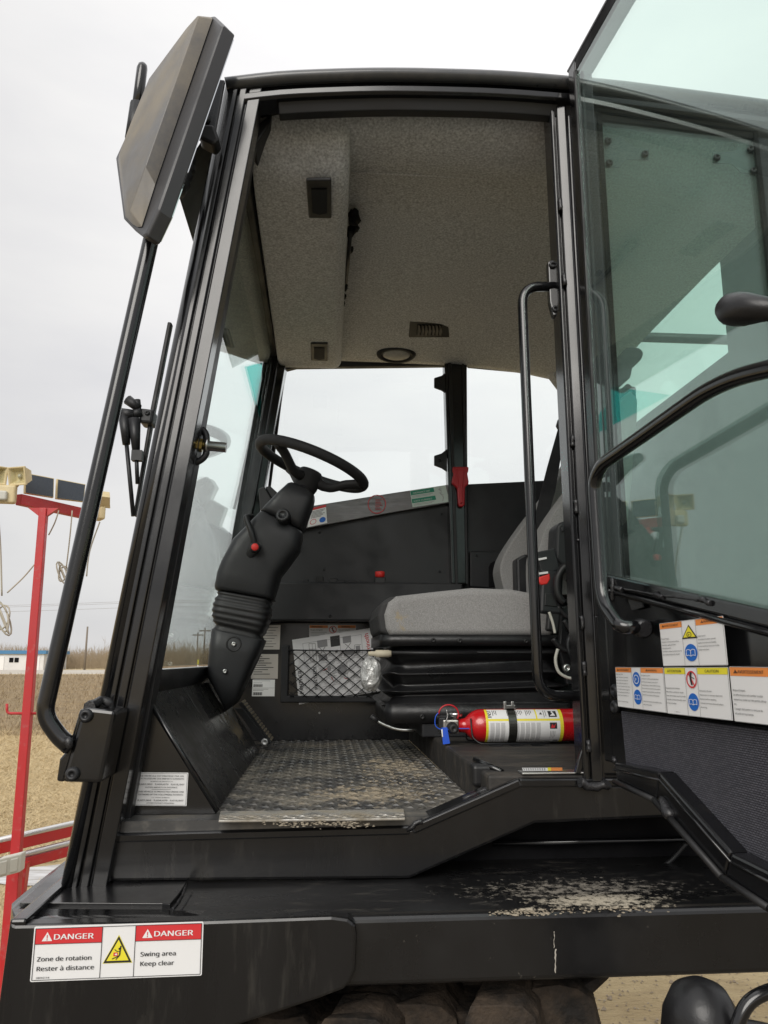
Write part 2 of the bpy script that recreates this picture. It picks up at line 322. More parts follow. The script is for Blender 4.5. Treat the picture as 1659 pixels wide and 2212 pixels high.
# ------------------------------------------------------------------ printed decals: flat print as thin layers on the surface
FONT = {}
try: SANS = bpy.data.fonts.load(bpy.utils.resource_path('LOCAL') + '/datafiles/fonts/NotoSansHebrew-Regular.woff2')   # a plain sans that ships with Blender
except Exception: SANS = None
def glyphs(txt):
    if txt in FONT: return FONT[txt]
    c = bpy.data.curves.new('print', 'FONT'); c.body = txt; c.size = 1; c.resolution_u = 2
    if SANS: c.font = SANS
    o = bpy.data.objects.new('print', c); COL.objects.link(o)
    dg = bpy.context.evaluated_depsgraph_get(); me = o.evaluated_get(dg).to_mesh()
    vs = [(v.co.x, v.co.y) for v in me.vertices]; fs = [list(p.vertices) for p in me.polygons]
    o.evaluated_get(dg).to_mesh_clear(); bpy.data.objects.remove(o); bpy.data.curves.remove(c)
    FONT[txt] = (vs, fs); return FONT[txt]
def ft(txt, x, y, sz, wd, m, bold=0):                     # text fitted to a width
    vs, _ = glyphs(txt); return ('t', txt, x, y, sz, m, bold, wd / (max(v[0] for v in vs) * sz))
def plane_map(c4, W_, H_, off=0.0008):
    tl, tr, br, bl = [V(p) for p in c4]; n = (tr - tl).cross(bl - tl).normalized(); ce = (tl + br) / 2
    if n.dot(CO - ce) < 0: n = -n
    def f(x, y, l):
        u, v = x / W_, y / H_; return tl * (1 - u) * (1 - v) + tr * u * (1 - v) + br * u * v + bl * (1 - u) * v + n * (off + l * 0.00035)
    return f
def decal(name, fm, W_, H_, items, parent, base=white, r=0, sub=1, label=None, thing_tag=None):
    ms = []; d = Decal()
    def mi(m):
        if m not in ms: ms.append(m)
        return ms.index(m)
    def poly(pts, l, m):
        d.add([fm(x, y, l) for x, y in pts], [list(range(len(pts)))], mi(m))
    def rect(x0, y0, x1, y1, l, m):
        for k in range(sub):
            a, b = y0 + (y1 - y0) * k / sub, y0 + (y1 - y0) * (k + 1) / sub; poly([(x0, a), (x1, a), (x1, b), (x0, b)], l, m)
    if base:
        if r:
            pts = [(p.x, p.y) for p in rr_ring(W_ / 2, H_ / 2, W_ / 2, H_ / 2, r, 0, 4)]; poly(pts, 0, base)
        else: rect(0, 0, W_, H_, 0, base)
    for it in items:
        k = it[0]
        if k == 'r': rect(it[1], it[2], it[3], it[4], 1 if len(it) < 7 else it[6], it[5])
        elif k == 'p': poly(it[1], it[3] if len(it) > 3 else 2, it[2])
        elif k == 'c':
            _, cx, cy, ra, m = it[:5]; ri = it[5] if len(it) > 5 else 0; l = it[6] if len(it) > 6 else 2; sx = it[7] if len(it) > 7 else 1; N = 28
            P = [(cx + math.cos(2 * math.pi * i / N) * ra * sx, cy + math.sin(2 * math.pi * i / N) * ra) for i in range(N)]
            if not ri: poly(P, l, m)
            else:
                Q = [(cx + math.cos(2 * math.pi * i / N) * ri * sx, cy + math.sin(2 * math.pi * i / N) * ri) for i in range(N)]
                for i in range(N): poly([P[i], P[(i + 1) % N], Q[(i + 1) % N], Q[i]], l, m)
        elif k == 'l':                                     # polyline of a given width
            _, P, w, m = it[:4]; l = it[4] if len(it) > 4 else 3
            for a, b in zip(P, P[1:]):
                dx, dy = b[0] - a[0], b[1] - a[1]; q = math.hypot(dx, dy) or 1; nx, ny = -dy / q * w / 2, dx / q * w / 2
                poly([(a[0] + nx, a[1] + ny), (b[0] + nx, b[1] + ny), (b[0] - nx, b[1] - ny), (a[0] - nx, a[1] - ny)], l, m)
        elif k == 't':                                     # text, x, y of baseline, size, material, bold, squeeze, rotation
            _, tx, x, y, sz, m = it[:6]; bold = it[6] if len(it) > 6 else 0; sq = it[7] if len(it) > 7 else 1; rot = it[8] if len(it) > 8 else 0
            vs, fs = glyphs(tx); ca, sa = math.cos(rot), math.sin(rot)
            for o in ([0] if not bold else [-bold, 0, bold]):
                P = []
                for a, b in vs:
                    px, py = (a + o) * sz * sq, -b * sz; P.append(fm(x + px * ca - py * sa, y + px * sa + py * ca, 4 + o * 2))
                if P: d.add(P, fs, mi(m))
    o = d.build(name, ms, parent, label=label)
    return o
def tri_sign(cx, cy, h, fill=yellow, edge=prn):
    w = h * 1.12
    def T(k): return [(cx, cy - h * .58 * k), (cx + w * .55 * k, cy + h * .42 * k), (cx - w * .55 * k, cy + h * .42 * k)]
    return [('p', T(1), edge, 2), ('p', T(.78), fill, 3)]
def warn_glyph(x, y, h, m, inner):
    return [('p', [(x, y - h), (x + h * .58, y), (x - h * .58, y)], m, 2), ('p', [(x - h * .06, y - h * .68), (x + h * .06, y - h * .68), (x + h * .04, y - h * .28), (x - h * .04, y - h * .28)], inner, 3), ('c', x, y - h * .15, h * .07, inner, 0, 3)]
def book(cx, cy, w, m, lw):
    return [('l', [(cx, cy - w * .25), (cx - w * .25, cy - w * .38), (cx - w * .5, cy - w * .3), (cx - w * .5, cy + w * .3), (cx - w * .25, cy + w * .22), (cx, cy + w * .35), (cx, cy - w * .25), (cx + w * .25, cy - w * .38), (cx + w * .5, cy - w * .3), (cx + w * .5, cy + w * .3), (cx + w * .25, cy + w * .22), (cx, cy + w * .35)], lw, m, 4)]
# ------------------------------------------------------------------ the ground, the far road, the trees
def structure(o): o['kind'] = 'structure'; return o
grass_m = mat('straw_field', (0.58, 0.47, 0.28), 1.0, spec=0.1, var=(0.9, (0.42, 0.32, 0.18)), dirt=((0.26, 0.19, 0.115), 4, 0.48, 0.72, 0.55), bump=(26, 1.0, 0.04), aniso=(.5, 1.5, 1))
soil_m = mat('ploughed_weeds', (0.27, 0.21, 0.135), 1.0, spec=0.1, var=(0.35, (0.30, 0.22, 0.12)), dirt=((0.10, 0.07, 0.05), 1.1, 0.5, 0.7, 0.6), bump=(6, 1.0, 0.1))
road_m = mat('gravel_road', (0.50, 0.46, 0.40), 0.95, var=(0.5, (0.42, 0.38, 0.32)))
ice_m = mat('wet_ice', (0.74, 0.74, 0.75), 0.10, spec=0.6, var=(5, (0.24, 0.21, 0.17)), aniso=(.5, 2, 1), bump=(5, 0.2, 0.01))
yard_m = mat('gravel_yard', (0.27, 0.235, 0.18), 0.95, spec=0.15, var=(9, (0.16, 0.135, 0.10)), dirt=((0.16, 0.12, 0.08), 26, 0.52, 0.72, 0.5), bump=(40, 1.0, 0.03))
b = MB(); b.add([(-900, -700, 0), (900, -700, 0), (900, 1200, 0), (-900, 1200, 0)], [(0, 1, 2, 3)]); structure(b.build('ground', grass_m))
b = MB(); pts = [(-16, -14), (30, -14), (30, 3.2), (8, 3.4), (1.5, 3.1), (-1.0, 3.3), (-6, 4.0), (-16, 2)]
b.add([(x, y, 0.004) for x, y in pts], [list(range(len(pts)))]); structure(b.build('gravel_yard', yard_m))
b = MB(); n = 40; P = [(-300, 19.5)]
for i in range(n + 1): x = -300 + 600 * i / n; P.append((x, 19.5 + 1.3 * math.sin(i * 1.7) + random.uniform(-.6, .6)))
P += [(300, 96), (-300, 96)]; b.add([(x, y, 0.008) for x, y in P[1:]], [list(range(len(P) - 1))]); structure(b.build('weedy_field', soil_m))
b = MB(); b.add([(-500, 104, .35), (500, 104, .35), (500, 112, .35), (-500, 112, .35), (-500, 100, .0), (500, 100, .0), (500, 118, 0), (-500, 118, 0)], [(0, 1, 2, 3), (4, 5, 1, 0), (3, 2, 6, 7)])
structure(b.build('road', road_m))
def blob(cx, cy, rx, ry, z, n=26, j=.3):
    return [(cx + rx * math.cos(2 * math.pi * i / n) * (1 + j * noise.noise((i * .9, cx, 1))), cy + ry * math.sin(2 * math.pi * i / n) * (1 + j * noise.noise((i * .9, cy, 5))), z) for i in range(n)]
b = MB(); q = atz(85, 1893, 0); b.add(blob(q.x + .12, q.y + .0, 0.52, 0.30, 0.010), [list(range(26))]); structure(b.build('puddle', ice_m)); PUD = q
# straw blades
blade_m = mat('straw_blades', (0.72, 0.59, 0.36), 0.9, spec=0.15, var=(30, (0.46, 0.35, 0.20)))
def blades(name, n, gen, hmin, hmax, m, wd=0.006, lean=1.0):
    vs = []; fs = []
    for _ in range(n):
        x, y, sc = gen(); a = random.uniform(0, 6.28); h = random.uniform(hmin, hmax) * sc; w = wd * sc; l = random.uniform(.3, 1.2) * h * lean; d = random.uniform(0, 6.28)
        k = len(vs); vs += [(x - math.cos(a) * w, y - math.sin(a) * w, 0), (x + math.cos(a) * w, y + math.sin(a) * w, 0), (x + math.cos(d) * l, y + math.sin(d) * l, h * .75)]
        fs.append((k, k + 1, k + 2))
    me = bpy.data.meshes.new(name); me.from_pydata(vs, [], fs); me.materials.append(m); me.update(); o = bpy.data.objects.new(name, me); COL.objects.link(o); o['kind'] = 'stuff'; return o
def near_gen():
    while 1:
        t = random.random() ** 1.6; y = 5.2 + 15 * t; x = -(0.30 + .28 * random.random()) * y + random.uniform(-1, 1)
        if ((x - PUD.x - .15) / .6) ** 2 + ((y - PUD.y) / .45) ** 2 < 1: continue
        return x, y, .8 + y * .05
blades('dry_grass', 110000, near_gen, .012, .055, blade_m, .0030, 3.6)
blades('grass_tufts', 5000, near_gen, .05, .12, blade_m, .0032, 1.2)
def mid_gen():
    y = 19 + 75 * random.random() ** 2; return -random.uniform(.12, .6) * y, y, 1 + y * .03
blades('field_weeds', 16000, mid_gen, .03, .16, mat('weed_stalks', (0.40, 0.31, 0.19), 1.0, var=(2, (0.25, 0.18, 0.11))), .008, .8)
def yard_gen():
    return random.uniform(.6, 5.5), random.uniform(3.0, 9), .8
def stones(name, n):
    b = MB()
    for _ in range(n):
        x, y, _s = yard_gen(); r = random.uniform(.003, .010) if random.random() < .93 else random.uniform(.01, .022); vs = [(x + random.uniform(.6, 1) * r * math.cos(k * 1.57 + .4), y + random.uniform(.6, 1) * r * math.sin(k * 1.57 + .4), .003) for k in range(4)]
        b.add(vs + [(x, y, r * .9)], [(0, 1, 4), (1, 2, 4), (2, 3, 4), (3, 0, 4)])
    return b.build(name, mat('yard_stones', (0.42, 0.35, 0.26), .9, var=(14, (0.20, 0.15, 0.10))), kind='stuff')
stones('loose_gravel', 14000)
# bare bushes beyond the road
vs = []; fs = []; mi = []
def stick(x, y, z, h, w, lx=0):
    k = len(vs); vs.extend([(x - w, y, z), (x + w, y, z), (x + lx, y, z + h)]); fs.append((k, k + 1, k + 2))
for i in range(30000):
    x = random.uniform(-190, 130); y = random.uniform(150, 215)
    h = 4.6 + 2.6 * noise.noise((x * .045, y * .02, 0)) + 1.2 * noise.noise((x * .3, 4, 0)); h = max(1.5, h) * random.uniform(.55, 1.12)
    stick(x, y, 0, h, random.uniform(.02, .06), random.uniform(-.7, .7))
    for _ in range(2):
        z = h * random.uniform(.3, .85); stick(x + random.uniform(-.3, .3), y, z, random.uniform(.5, 1.5), random.uniform(.015, .04), random.uniform(-.8, .8))
me = bpy.data.meshes.new('bare_bushes'); me.from_pydata(vs, [], fs); me.materials.append(mat('bare_twigs', (0.24, 0.185, 0.125), 1.0, spec=.1, var=(.08, (0.30, 0.245, 0.17)))); me.update()
o = bpy.data.objects.new('bare_bushes', me); COL.objects.link(o); o['kind'] = 'stuff'
# white workshop with a blue roof edge
bw = mat('white_cladding', (0.72, 0.72, 0.72), .6, var=(.6, (0.62, 0.62, 0.62))); bt = mat('blue_trim', (0.06, 0.20, 0.38), .5)
t = thing('workshop_building', 'long low white workshop with a blue roof edge beyond the road', 'building', (-79, 140, 0))
b = MB(); b.bb((-110, 140, 0), (-48.8, 152, 2.75)); b.build('wall', bw, t)
b = MB(); b.bb((-110.3, 139.6, 2.75), (-48.4, 152.4, 3.35)); b.build('roof', bt, t)
for x in (-104, -96, -88, -80, -72, -64, -56.6, -50.6): 
    b = MB(); b.bb((x - 1.1, 139.9, 0), (x + 1.1, 139.995, 2.3)); b.build('overhead_door', mat('door_white', (0.8, 0.8, 0.8), .5) if 'door_white' not in MATS else MATS['door_white'], t)
for x in (-54.3, -53.4):
    b = MB(); b.bb((x - .35, 139.93, 1.3), (x + .35, 139.995, 2.1)); b.build('window', hole, t)
# poles and lines along the road
wood = mat('weathered_pole', (0.20, 0.17, 0.14), .9)
def pole(x, y, h, label, arm):
    t = thing('utility_pole', label, 'utility pole', (x, y, 0), 'wooden utility poles along the road')
    b = MB(); b.tube([(x, y, 0), (x, y, h)], [.2, .14], 8); b.build('post', wood, t)
    if arm:
        b = MB(); b.bb((x - 1.2, y - .1, h - .75), (x + 1.2, y + .1, h - .5)); b.build('crossarm', wood, t)
for D, y, h, lb, arm in ((184, 132, 7.2, 'bare wooden utility pole left of the cab, standing before the bushes', 0), (440, 160, 8.2, 'utility pole with a crossarm seen through the windscreen, right one of two', 1), (425, 175, 7.8, 'utility pole with a crossarm seen through the windscreen, left one of two', 1)):
    q = aty(D, 1425, y); pole(q.x, y, h, lb, arm)
ln = MB()
for z0 in (9.3, 10.0, 10.25):
    P = [(-160 + 10 * i, 122, z0 + .5 * math.cos(i * .9) + .01 * i) for i in range(34)]; ln.tube(P, .018, 5)
tag(ln.build('power_line', wood), 'thin overhead power lines crossing low in the left sky', 'power line')
mk = MB(); q = aty(432 - 5, 1443, 100); mk.bb((q.x - .05, 100, .2), (q.x + .05, 100.1, 1.15), 0); mk.bb((q.x - .09, 99.98, 1.15), (q.x + .09, 100.12, 1.75), 1)
tag(mk.build('road_marker', [bw, yellow]), 'small white road marker with a yellow top by the far road', 'road marker')
# ------------------------------------------------------------------ red lamp stand with its rail
PY = 4.2
def rp(x, y, Y=PY): return aty(x, y, Y)
lt = rp(95, 1098); lo_ = V((rp(20, 2050).x, PY, 0))
st = thing('lamp_stand', 'tall weathered red post with a crossbar on top, left of the cab', 'post', (lo_.x, PY, 0))
b = MB(); d = (lt - lo_).normalized(); u = V((1, 0, 0)); w = V((0, 1, 0))
b.loft([[p + u * (r * i) + w * (r * j) for i, j in ((-1, -1), (1, -1), (1, 1), (-1, 1))] for p, r in ((lo_, .031), (lo_ + (lt - lo_) * .3, .030), (lo_ + (lt - lo_) * .31, .0235), (lt, .0205))], s=False)
b.build('post', postred, st, .004)
q0, q1 = rp(40, 1079), rp(182, 1110, PY + .45)
def bar(p, q, hw, hh, name, m, par, up=V((0, 0, 1)), bev=.003):
    p, q = V(p), V(q); a = (q - p).normalized(); s = a.cross(up).normalized(); uu = s.cross(a); b = MB(); b.box((p + q) / 2, ((q - p).length / 2, hw, hh), 0, (a, s, uu)); return b.build(name, m, par, bev)
bar(q0, q1, .02, .030, 'crossbar', postred, st)
for sx in (-1, 1):
    b = MB(); c = lt + V((sx * .021, 0, 0)); b.prism([c + V((0, -.012, -.0)), c + V((sx * .06, -.012, 0)), c + V((0, -.012, -.045))], (0, .024, 0)); b.build('gusset', postred, st)
k = rp(50, 1541); b = MB(); b.tube(fillet([rp(15, 1520), rp(15, 1541), rp(86, 1541)], .02), .007, 8); b.build('hook', postred, st)
# rail with conduit
ra, rb = rp(-60, 1862), rp(150, 1822, PY + .35)
rl = thing('red_rail', 'red plug in rail with two grey conduits and a socket box, low at the left', 'rail', (ra.x, PY, 0))
bar(ra + V((0, -.06, .05)), rb + V((.6, .94, .07)), .028, .030, 'rail', postred, rl); bar(ra + V((0, -.06, -.055)), rb + V((.6, .94, -.035)), .028, .026, 'rail', postred, rl)
for dz in (.086, -.012):
    b = MB(); b.tube([ra + V((0, -.09, dz)), rb + V((.6, .91, dz + .02))], .0155, 10); b.build('conduit', conduit, rl)
c = rp(49, 1851) + V((0, -.14, 0)); ax = ((rb + V((.6, 1, .02)) - ra).normalized(), V((0, 1, 0)), V((0, 0, 1))); b = MB(); b.box(c, (.062, .032, .043), 0, ax); ob = b.build('socket_box', outlet, rl, .006)
for sx in (-1, 1):
    b = MB(); b.box(c + ax[0] * (sx * .028) + V((0, -.034, -.002)), (.019, .006, .030), 0, ax); b.build('socket_cover', outlet, ob, .003)
for x in (4,):
    b = MB(); p0 = V((rp(x, 2000).x - .01, PY + .15, 0)); p1 = V((rp(x + 22, 1880).x, PY + .15, .72)); b.loft([[p + u * (.026 * i) + w * (.026 * j) for i, j in ((-1, -1), (1, -1), (1, 1), (-1, 1))] for p in (p0, p1)], s=False); b.build('rail_leg', postred, rl)
p1 = rb + V((.55, .86, .05)); b = MB(); b.loft([[V((p1.x, p1.y, z)) + u * (.026 * i) + w * (.026 * j) for i, j in ((-1, -1), (1, -1), (1, 1), (-1, 1))] for z in (0, p1.z)], s=False); b.build('rail_leg', postred, rl)
# solar panels
def slab(c4, th, name, m, par, bev=0):
    p = [V(k) for k in c4]; n = (p[1] - p[0]).cross(p[3] - p[0]).normalized()
    if n.dot(CO - p[0]) < 0: n = -n
    b = MB(); b.prism(p, -n * th); return b.build(name, m, par, bev), n
PANL = ('left one of two small framed solar panels on the red crossbar, beside the floodlight', 'right one of two small framed solar panels on the red crossbar, nearest the cab')
for i, (cs, dy) in enumerate(((((54, 1021), (117, 1033), (116, 1075), (53, 1065)), .05), (((123, 1034), (185, 1046), (181, 1084), (121, 1077)), .2))):
    c4 = [rp(x, y, PY + dy + .0016 * (x - cs[0][0])) for x, y in cs]
    t = thing('solar_panel', PANL[i], 'solar panel', c4[3], 'solar panels on the lamp stand'); _, n = slab(c4, .02, 'panel_frame', cream, t, .002)
    ce = sum(c4, V()) / 4; ins = [ce + (p - ce) * .93 + n * .002 + (c4[2] - ce) * .015 for p in c4]; slab(ins, .003, 'solar_cell_sheet', solar, t)
# floodlights
def flood(c, s, label, heads, ry, cordpts, coil):
    t = thing('floodlight', label, 'floodlight', c, 'cream motion sensor floodlights'); R = Matrix.Rotation(ry, 3, 'Z'); ax = (R @ V((1, 0, 0)), R @ V((0, 1, 0)), V((0, 0, 1)))
    b = MB(); b.box(c, (.062 * s, .022 * s, .05 * s), 0, ax); b.build('sensor_body', cream, t, .012, 3)
    b = MB(); q = c - ax[1] * .028 * s - V((0, 0, .012)); b.box(q, (.026 * s, .016 * s, .026 * s), 0, ax); e = b.build('sensor_eye', outlet, t, .01, 3)
    for hx, yaw, pit in heads:
        h = c + ax[0] * hx * s + V((0, 0, .105 * s)); RR = Matrix.Rotation(ry + yaw, 3, 'Z') @ Matrix.Rotation(pit, 3, 'X'); a2 = (RR @ V((1, 0, 0)), RR @ V((0, 1, 0)), RR @ V((0, 0, 1)))
        b = MB(); b.tube([c + ax[0] * hx * .7 * s + V((0, 0, .045 * s)), h + a2[1] * .03], .012 * s, 8); b.build('swivel', cream, t)
        def rec(hw, dy): return [h + a2[0] * (hw * i * s) + a2[2] * (hw * .9 * j * s) + a2[1] * dy for i, j in ((-1, -1), (1, -1), (1, 1), (-1, 1))]
        b = MB(); b.loft([rec(.03, .05), rec(.052, -.02), rec(.056, -.022), rec(.056, -.032), rec(.048, -.032), rec(.028, .0)], s=False); lh = b.build('lamp_head', cream, t, .004)
        b = MB(); b.prism(rec(.047, -.024), a2[1] * .003); b.build('lamp_lens', g_side, lh)
        b = MB(); b.ball(h - a2[1] * .005, .013 * s, 0, 8, 6); b.build('bulb', lens, lh)
    b = MB(); b.tube(crv(cordpts, 5), .0045, 6)
    if coil:
        q = V(coil)
        for k in range(4): b.tube([q + V((math.cos(a * .42 + k) * (.035 + .006 * k), math.sin(a * .42) * .02, -.07 + math.sin(a * .42 + k * .3) * (.065 + .01 * k))) for a in range(16)], .0045, 6)
    b.build('cord', cord, t)
c = rp(20, 1074) + V((0, -.07, 0))
flood(c, 1.0, 'cream twin head floodlight at the left end of the crossbar, lamps facing the camera', ((.075, -.45, .25), (-.055, .5, .2)), .1, [c + V((-.03, 0, -.05)), rp(1, 1180), rp(4, 1287)], rp(8, 1305))
c = rp(217, 1110, PY + .5)
flood(c, .8, 'cream floodlight at the right end of the crossbar, turned away behind the handrail', ((.05, -1.6, .5),), -1.0, [c + V((0, 0, -.05)), rp(194, 1190, PY + .5), rp(187, 1245, PY + .5)], None)
b = MB(); b.tube(crv([rp(127, 1103, PY + .1), rp(118, 1130, PY + .1), rp(105, 1156, PY + .1)], 4), .004, 6); b.tube(crv([rp(74, 1220, PY + .1), rp(50, 1248, PY + .1), rp(16, 1280, PY)], 4), .004, 6)
b.tube(crv([rp(156, 1103, PY + .2), rp(151, 1160, PY + .2), rp(143, 1228, PY + .2)], 4), .004, 6); q = rp(137, 1228, PY + .2)
for k in range(4): b.tube([q + V((math.cos(a * .42 + k) * (.022 + .006 * k), math.sin(a * .42) * .02, -.03 + math.sin(a * .42 + k * .3) * (.045 + .008 * k))) for a in range(16)], .0042, 6)
tag(b.build('hanging_cord', cord), 'coiled pale cord hanging from the red crossbar behind the post', 'cord')
# ------------------------------------------------------------------ the tracked carrier
VH = thing('tracked_carrier', 'black cab of a tracked carrier with its side door standing wide open', 'tracked vehicle', (0.3, 2.2, 0))
X, Y_, Z = V((1, 0, 0)), V((0, 1, 0)), V((0, 0, 1))
def part(b, name, m, bev=0, par=None, **k): return b.build(name, m, par or VH, bev, **k)
def poly_y(pts, Y): return [aty(x, y, Y) for x, y in pts]
# deck (platform): main beam, proud front plate, raised cover plate
x0 = aty(22, 1985, 1.295).x
b = MB(); b.bb((x0 + .008, 1.312, DECK - .102), (2.4, 2.95, DECK)); deck = part(b, 'deck_beam', paint2, .009, seg=3)
b = MB(); b.bb((x0 + .02, 1.322, DECK + .0002), (2.39, 2.94, DECK + .0035)); b.build('deck_top', deckm, deck)
drip = mat('dried_drip', (0.5, 0.47, 0.41), .9, var=(120, (0.25, .23, .2)))
for x, y0, y1, w in ((1197, 2012, 2048, .0007), (1200, 2050, 2102, .0013)):
    pts = []; n = 9
    for k in range(n): q = aty(x + random.uniform(-1.0, 1.0), y0 + (y1 - y0) * k / (n - 1), 1.3112); pts.append((q, w * random.uniform(.3, 1.2)))
    b = MB(); b.add([q + X * s for q, s in pts] + [q - X * s for q, s in pts[::-1]], [list(range(2 * n))]); b.build('dried_drip', drip, deck)
fp = [(20, 1992), (34, 1998), (360, 1992), (716, 1979), (752, 1984), (768, 1996), (771, 2020), (768, 2095), (757, 2122), (742, 2138), (690, 2158), (525, 2212), (440, 2245), (-30, 2245), (0, 2212), (9, 2110)]
b = MB(); b.prism(poly_y(fp, 1.290), (0, .03, 0)); part(b, 'front_plate', streak, .005, label='bent front plate of the deck with a rounded corner')
b = MB()                                                   # left side plate of the deck going back
lz = aty(20, 1984, 1.29); b.prism([lz + V((0, .002, -.002)), lz + V((0, 1.5, -.002)), lz + V((0, 1.5, -.4)), lz + V((-.02, .002, -.4))], (.025, 0, 0)); part(b, 'side_plate', paint, .004)
b = MB(); cpts = [(42, 1962), (350, 1964), (366, 1966), (384, 1945), (404, 1915), (402, 1895), (130, 1880), (122, 1888)]
b.prism([atz(x, y, DECK + .001) for x, y in cpts], (0, 0, .009)); part(b, 'cover_plate', paint2, .001)
b = MB(); rg = []
for x, ya, k in ((26, 1963, 1), (120, 1963.5, 1), (240, 1964, 1), (345, 1964.5, 1), (380, 1967, .6), (480, 1966, .25), (600, 1968, .12), (700, 1970, .1), (738, 1974, .05)):
    a_ = atz(x, ya, DECK + .0005 + .008 * k); xf = aty(x, 1984, 1.292).x; yA = max(a_.y, 1.325)
    rg.append([V((a_.x, yA, DECK + .0005 + .008 * k)), V((xf, 1.316, DECK + .0002 + .0065 * k)), V((xf, 1.306, DECK - .001 + .003 * k)), V((xf, 1.298, DECK - .006)), V((xf, 1.2935, DECK - .012)), V((xf, 1.2925, DECK - .020)), V((xf, 1.30, DECK - .022)), V((a_.x, yA, DECK - .02))])
b.loft(rg, s=True); q_ = rg[0]
b.loft([q_, [p + V((-.012, .03, -.001)) for p in q_], [p + V((-.016, .10, -.002)) for p in q_], [p + V((-.016, 1.2, -.002)) for p in q_]], s=True); part(b, 'rolled_edge', paint)
weld('weld_bead', [atz(x, y, DECK + .0045) for x, y in ((372, 1965), (384, 1950), (396, 1928), (402, 1905))], .0030, VH)
weld('weld_bead', [atz(x, y, DECK + .0035) for x, y in ((392, 1966), (404, 1948), (416, 1925))], .0018, VH)
b = MB()
b.bb((x0 + .1, 1.9, .95), (.62, 2.8, DECK - .104)); part(b, 'chassis', hole)
# danger sticker
C4 = [aty(x, y, 1.289) for x, y in ((75, 2001), (440, 1990), (436, 2107), (65, 2121))]
it = [('r', 14, 18, 562, 146, sred), ('r', 836, 14, 1386, 146, sred)] + [('l', [(14, 18), (1386, 14), (1386, 436), (14, 436), (14, 18)], 5, prn), ('l', [(562, 18), (562, 436)], 5, prn), ('l', [(836, 16), (836, 436)], 5, prn), ('l', [(14, 146), (562, 146)], 4, prn), ('l', [(836, 146), (1386, 146)], 4, prn)]
it += warn_glyph(112, 122, 74, white, sred) + [ft('DANGER', 162, 110, 76, 330, white, .020)] + warn_glyph(936, 122, 74, white, sred) + [ft('DANGER', 986, 110, 76, 330, white, .020)]
it += [ft('Zone de rotation', 42, 284, 62, 443, prn, .014), ft('Rester à distance', 42, 362, 62, 468, prn, .014), ft('28016114', 46, 424, 25, 108, prn, .014), ft('Swing area', 884, 272, 62, 293, prn, .014), ft('Keep clear', 884, 350, 62, 282, prn, .014)]
it += [('p', [(700, 88), (822, 322), (578, 322)], yellow, 1), ('p', [(700, 98), (816, 318), (584, 318)], prn, 2), ('p', [(700, 128), (791, 300), (609, 300)], yellow, 3),
       ('r', 664, 232, 700, 262, sred, 4), ('p', [(676, 242), (686, 242), (686, 236), (697, 247), (686, 258), (686, 252), (676, 252)], white, 5), ('c', 712, 202, 9, prn, 0, 5), ('l', [(722, 178), (718, 215), (716, 250), (704, 268)], 11, prn, 5), ('l', [(672, 206), (690, 222), (716, 224)], 6, prn, 5), ('l', [(706, 262), (654, 284)], 7, prn, 5), ('l', [(708, 264), (686, 290)], 7, prn, 5)]
decal('danger_sticker', plane_map(C4, 1400, 450), 1400, 450, it, VH, r=14)
# sill beam and the stepped rocker under the door
YB = YS
top = [(240, 1800), (560, 1793), (885, 1785)]
b = MB(); rp_ = [(236, 1806), (885, 1790), (1124, 1690), (1445, 1698), (1760, 1712), (1760, 1772), (1445, 1766), (1157, 1779), (885, 1899), (229, 1905)]
b.prism(poly_y(rp_, YB), (0, .05, 0)); part(b, 'sill_beam', streak, .006)
b = MB(); P = [aty(236, 1800, YB), aty(885, 1783, YB), aty(1120, 1681, YB), aty(1268, 1686, YB)]   # folded top flange
pr = [(-.016, -.004), (-.004, -.004), (-.001, -.002), (.0, .002), (.0, .06), (-.016, .06)]
b.sweep([P[0], P[1]], pr, Y_, flip=1); b.sweep([P[1] + V((.002, 0, 0)), P[2]], pr, Y_, flip=1); b.sweep([P[2] + V((.002, 0, 0)), P[3] + V((.5, 0, 0))], pr, Y_, flip=1); part(b, 'sill_flange', paint, .003)
weld('weld_bead', [aty(x, y, YB - .004) for x, y in ((878, 1795), (900, 1778), (915, 1772))], .005, VH)
weld('weld_bead', [aty(x, y, YB - .006) for x, y in ((232, 1905), (238, 1850), (248, 1795), (262, 1765))], .007, VH)
# cavity under the step
b = MB(); b.bb((.05, 1.63, DECK), (2.3, 1.66, FL - .02)); part(b, 'inner_wall', hole)
b = MB(); p = aty(1064, 1822, 1.60); b.tube([p, aty(1500, 1813, 1.60)], .006, 10); part(b, 'cross_tube', paint)
b = MB(); b.tube(crv([aty(1412, 1885, 1.58), aty(1450, 1858, 1.58), aty(1482, 1822, 1.58)]), .005, 8); part(b, 'hose', rubber)
# front pillar beside the door
def XW(z): return -.458 + .136 * (z - 1.355)
pb, pt_ = aty(127, 1919, 1.475), aty(487, 172, 1.475)
arc = [(.016 - .016 * math.cos(a), .016 - .016 * math.sin(a)) for a in (0, .4, .8, 1.2, 1.57)]
prof = [(0, .055)] + arc + [(.030, 0), (.030, .010), (.0345, .010), (.0345, .001), (.049, .001), (.049, .010), (.0535, .010), (.0535, .004), (.080, .004), (.080, .055)]
b = MB(); b.sweep([pb, pt_], [(w, d) for w, d in prof], Y_, flip=-1 if (pt_ - pb).cross(Y_).x < 0 else 1); part(b, 'door_front_pillar', paint, .002)
b = MB(); d_ = (pt_ - pb).normalized(); wv_ = V((d_.z, 0, -d_.x)); b.tube([p + wv_ * .0150 + V((0, .0145, 0)) for p in (pb, pb + (pt_ - pb) * .5, pt_)], .0162, 22); part(b, 'pillar_round_edge', paint)
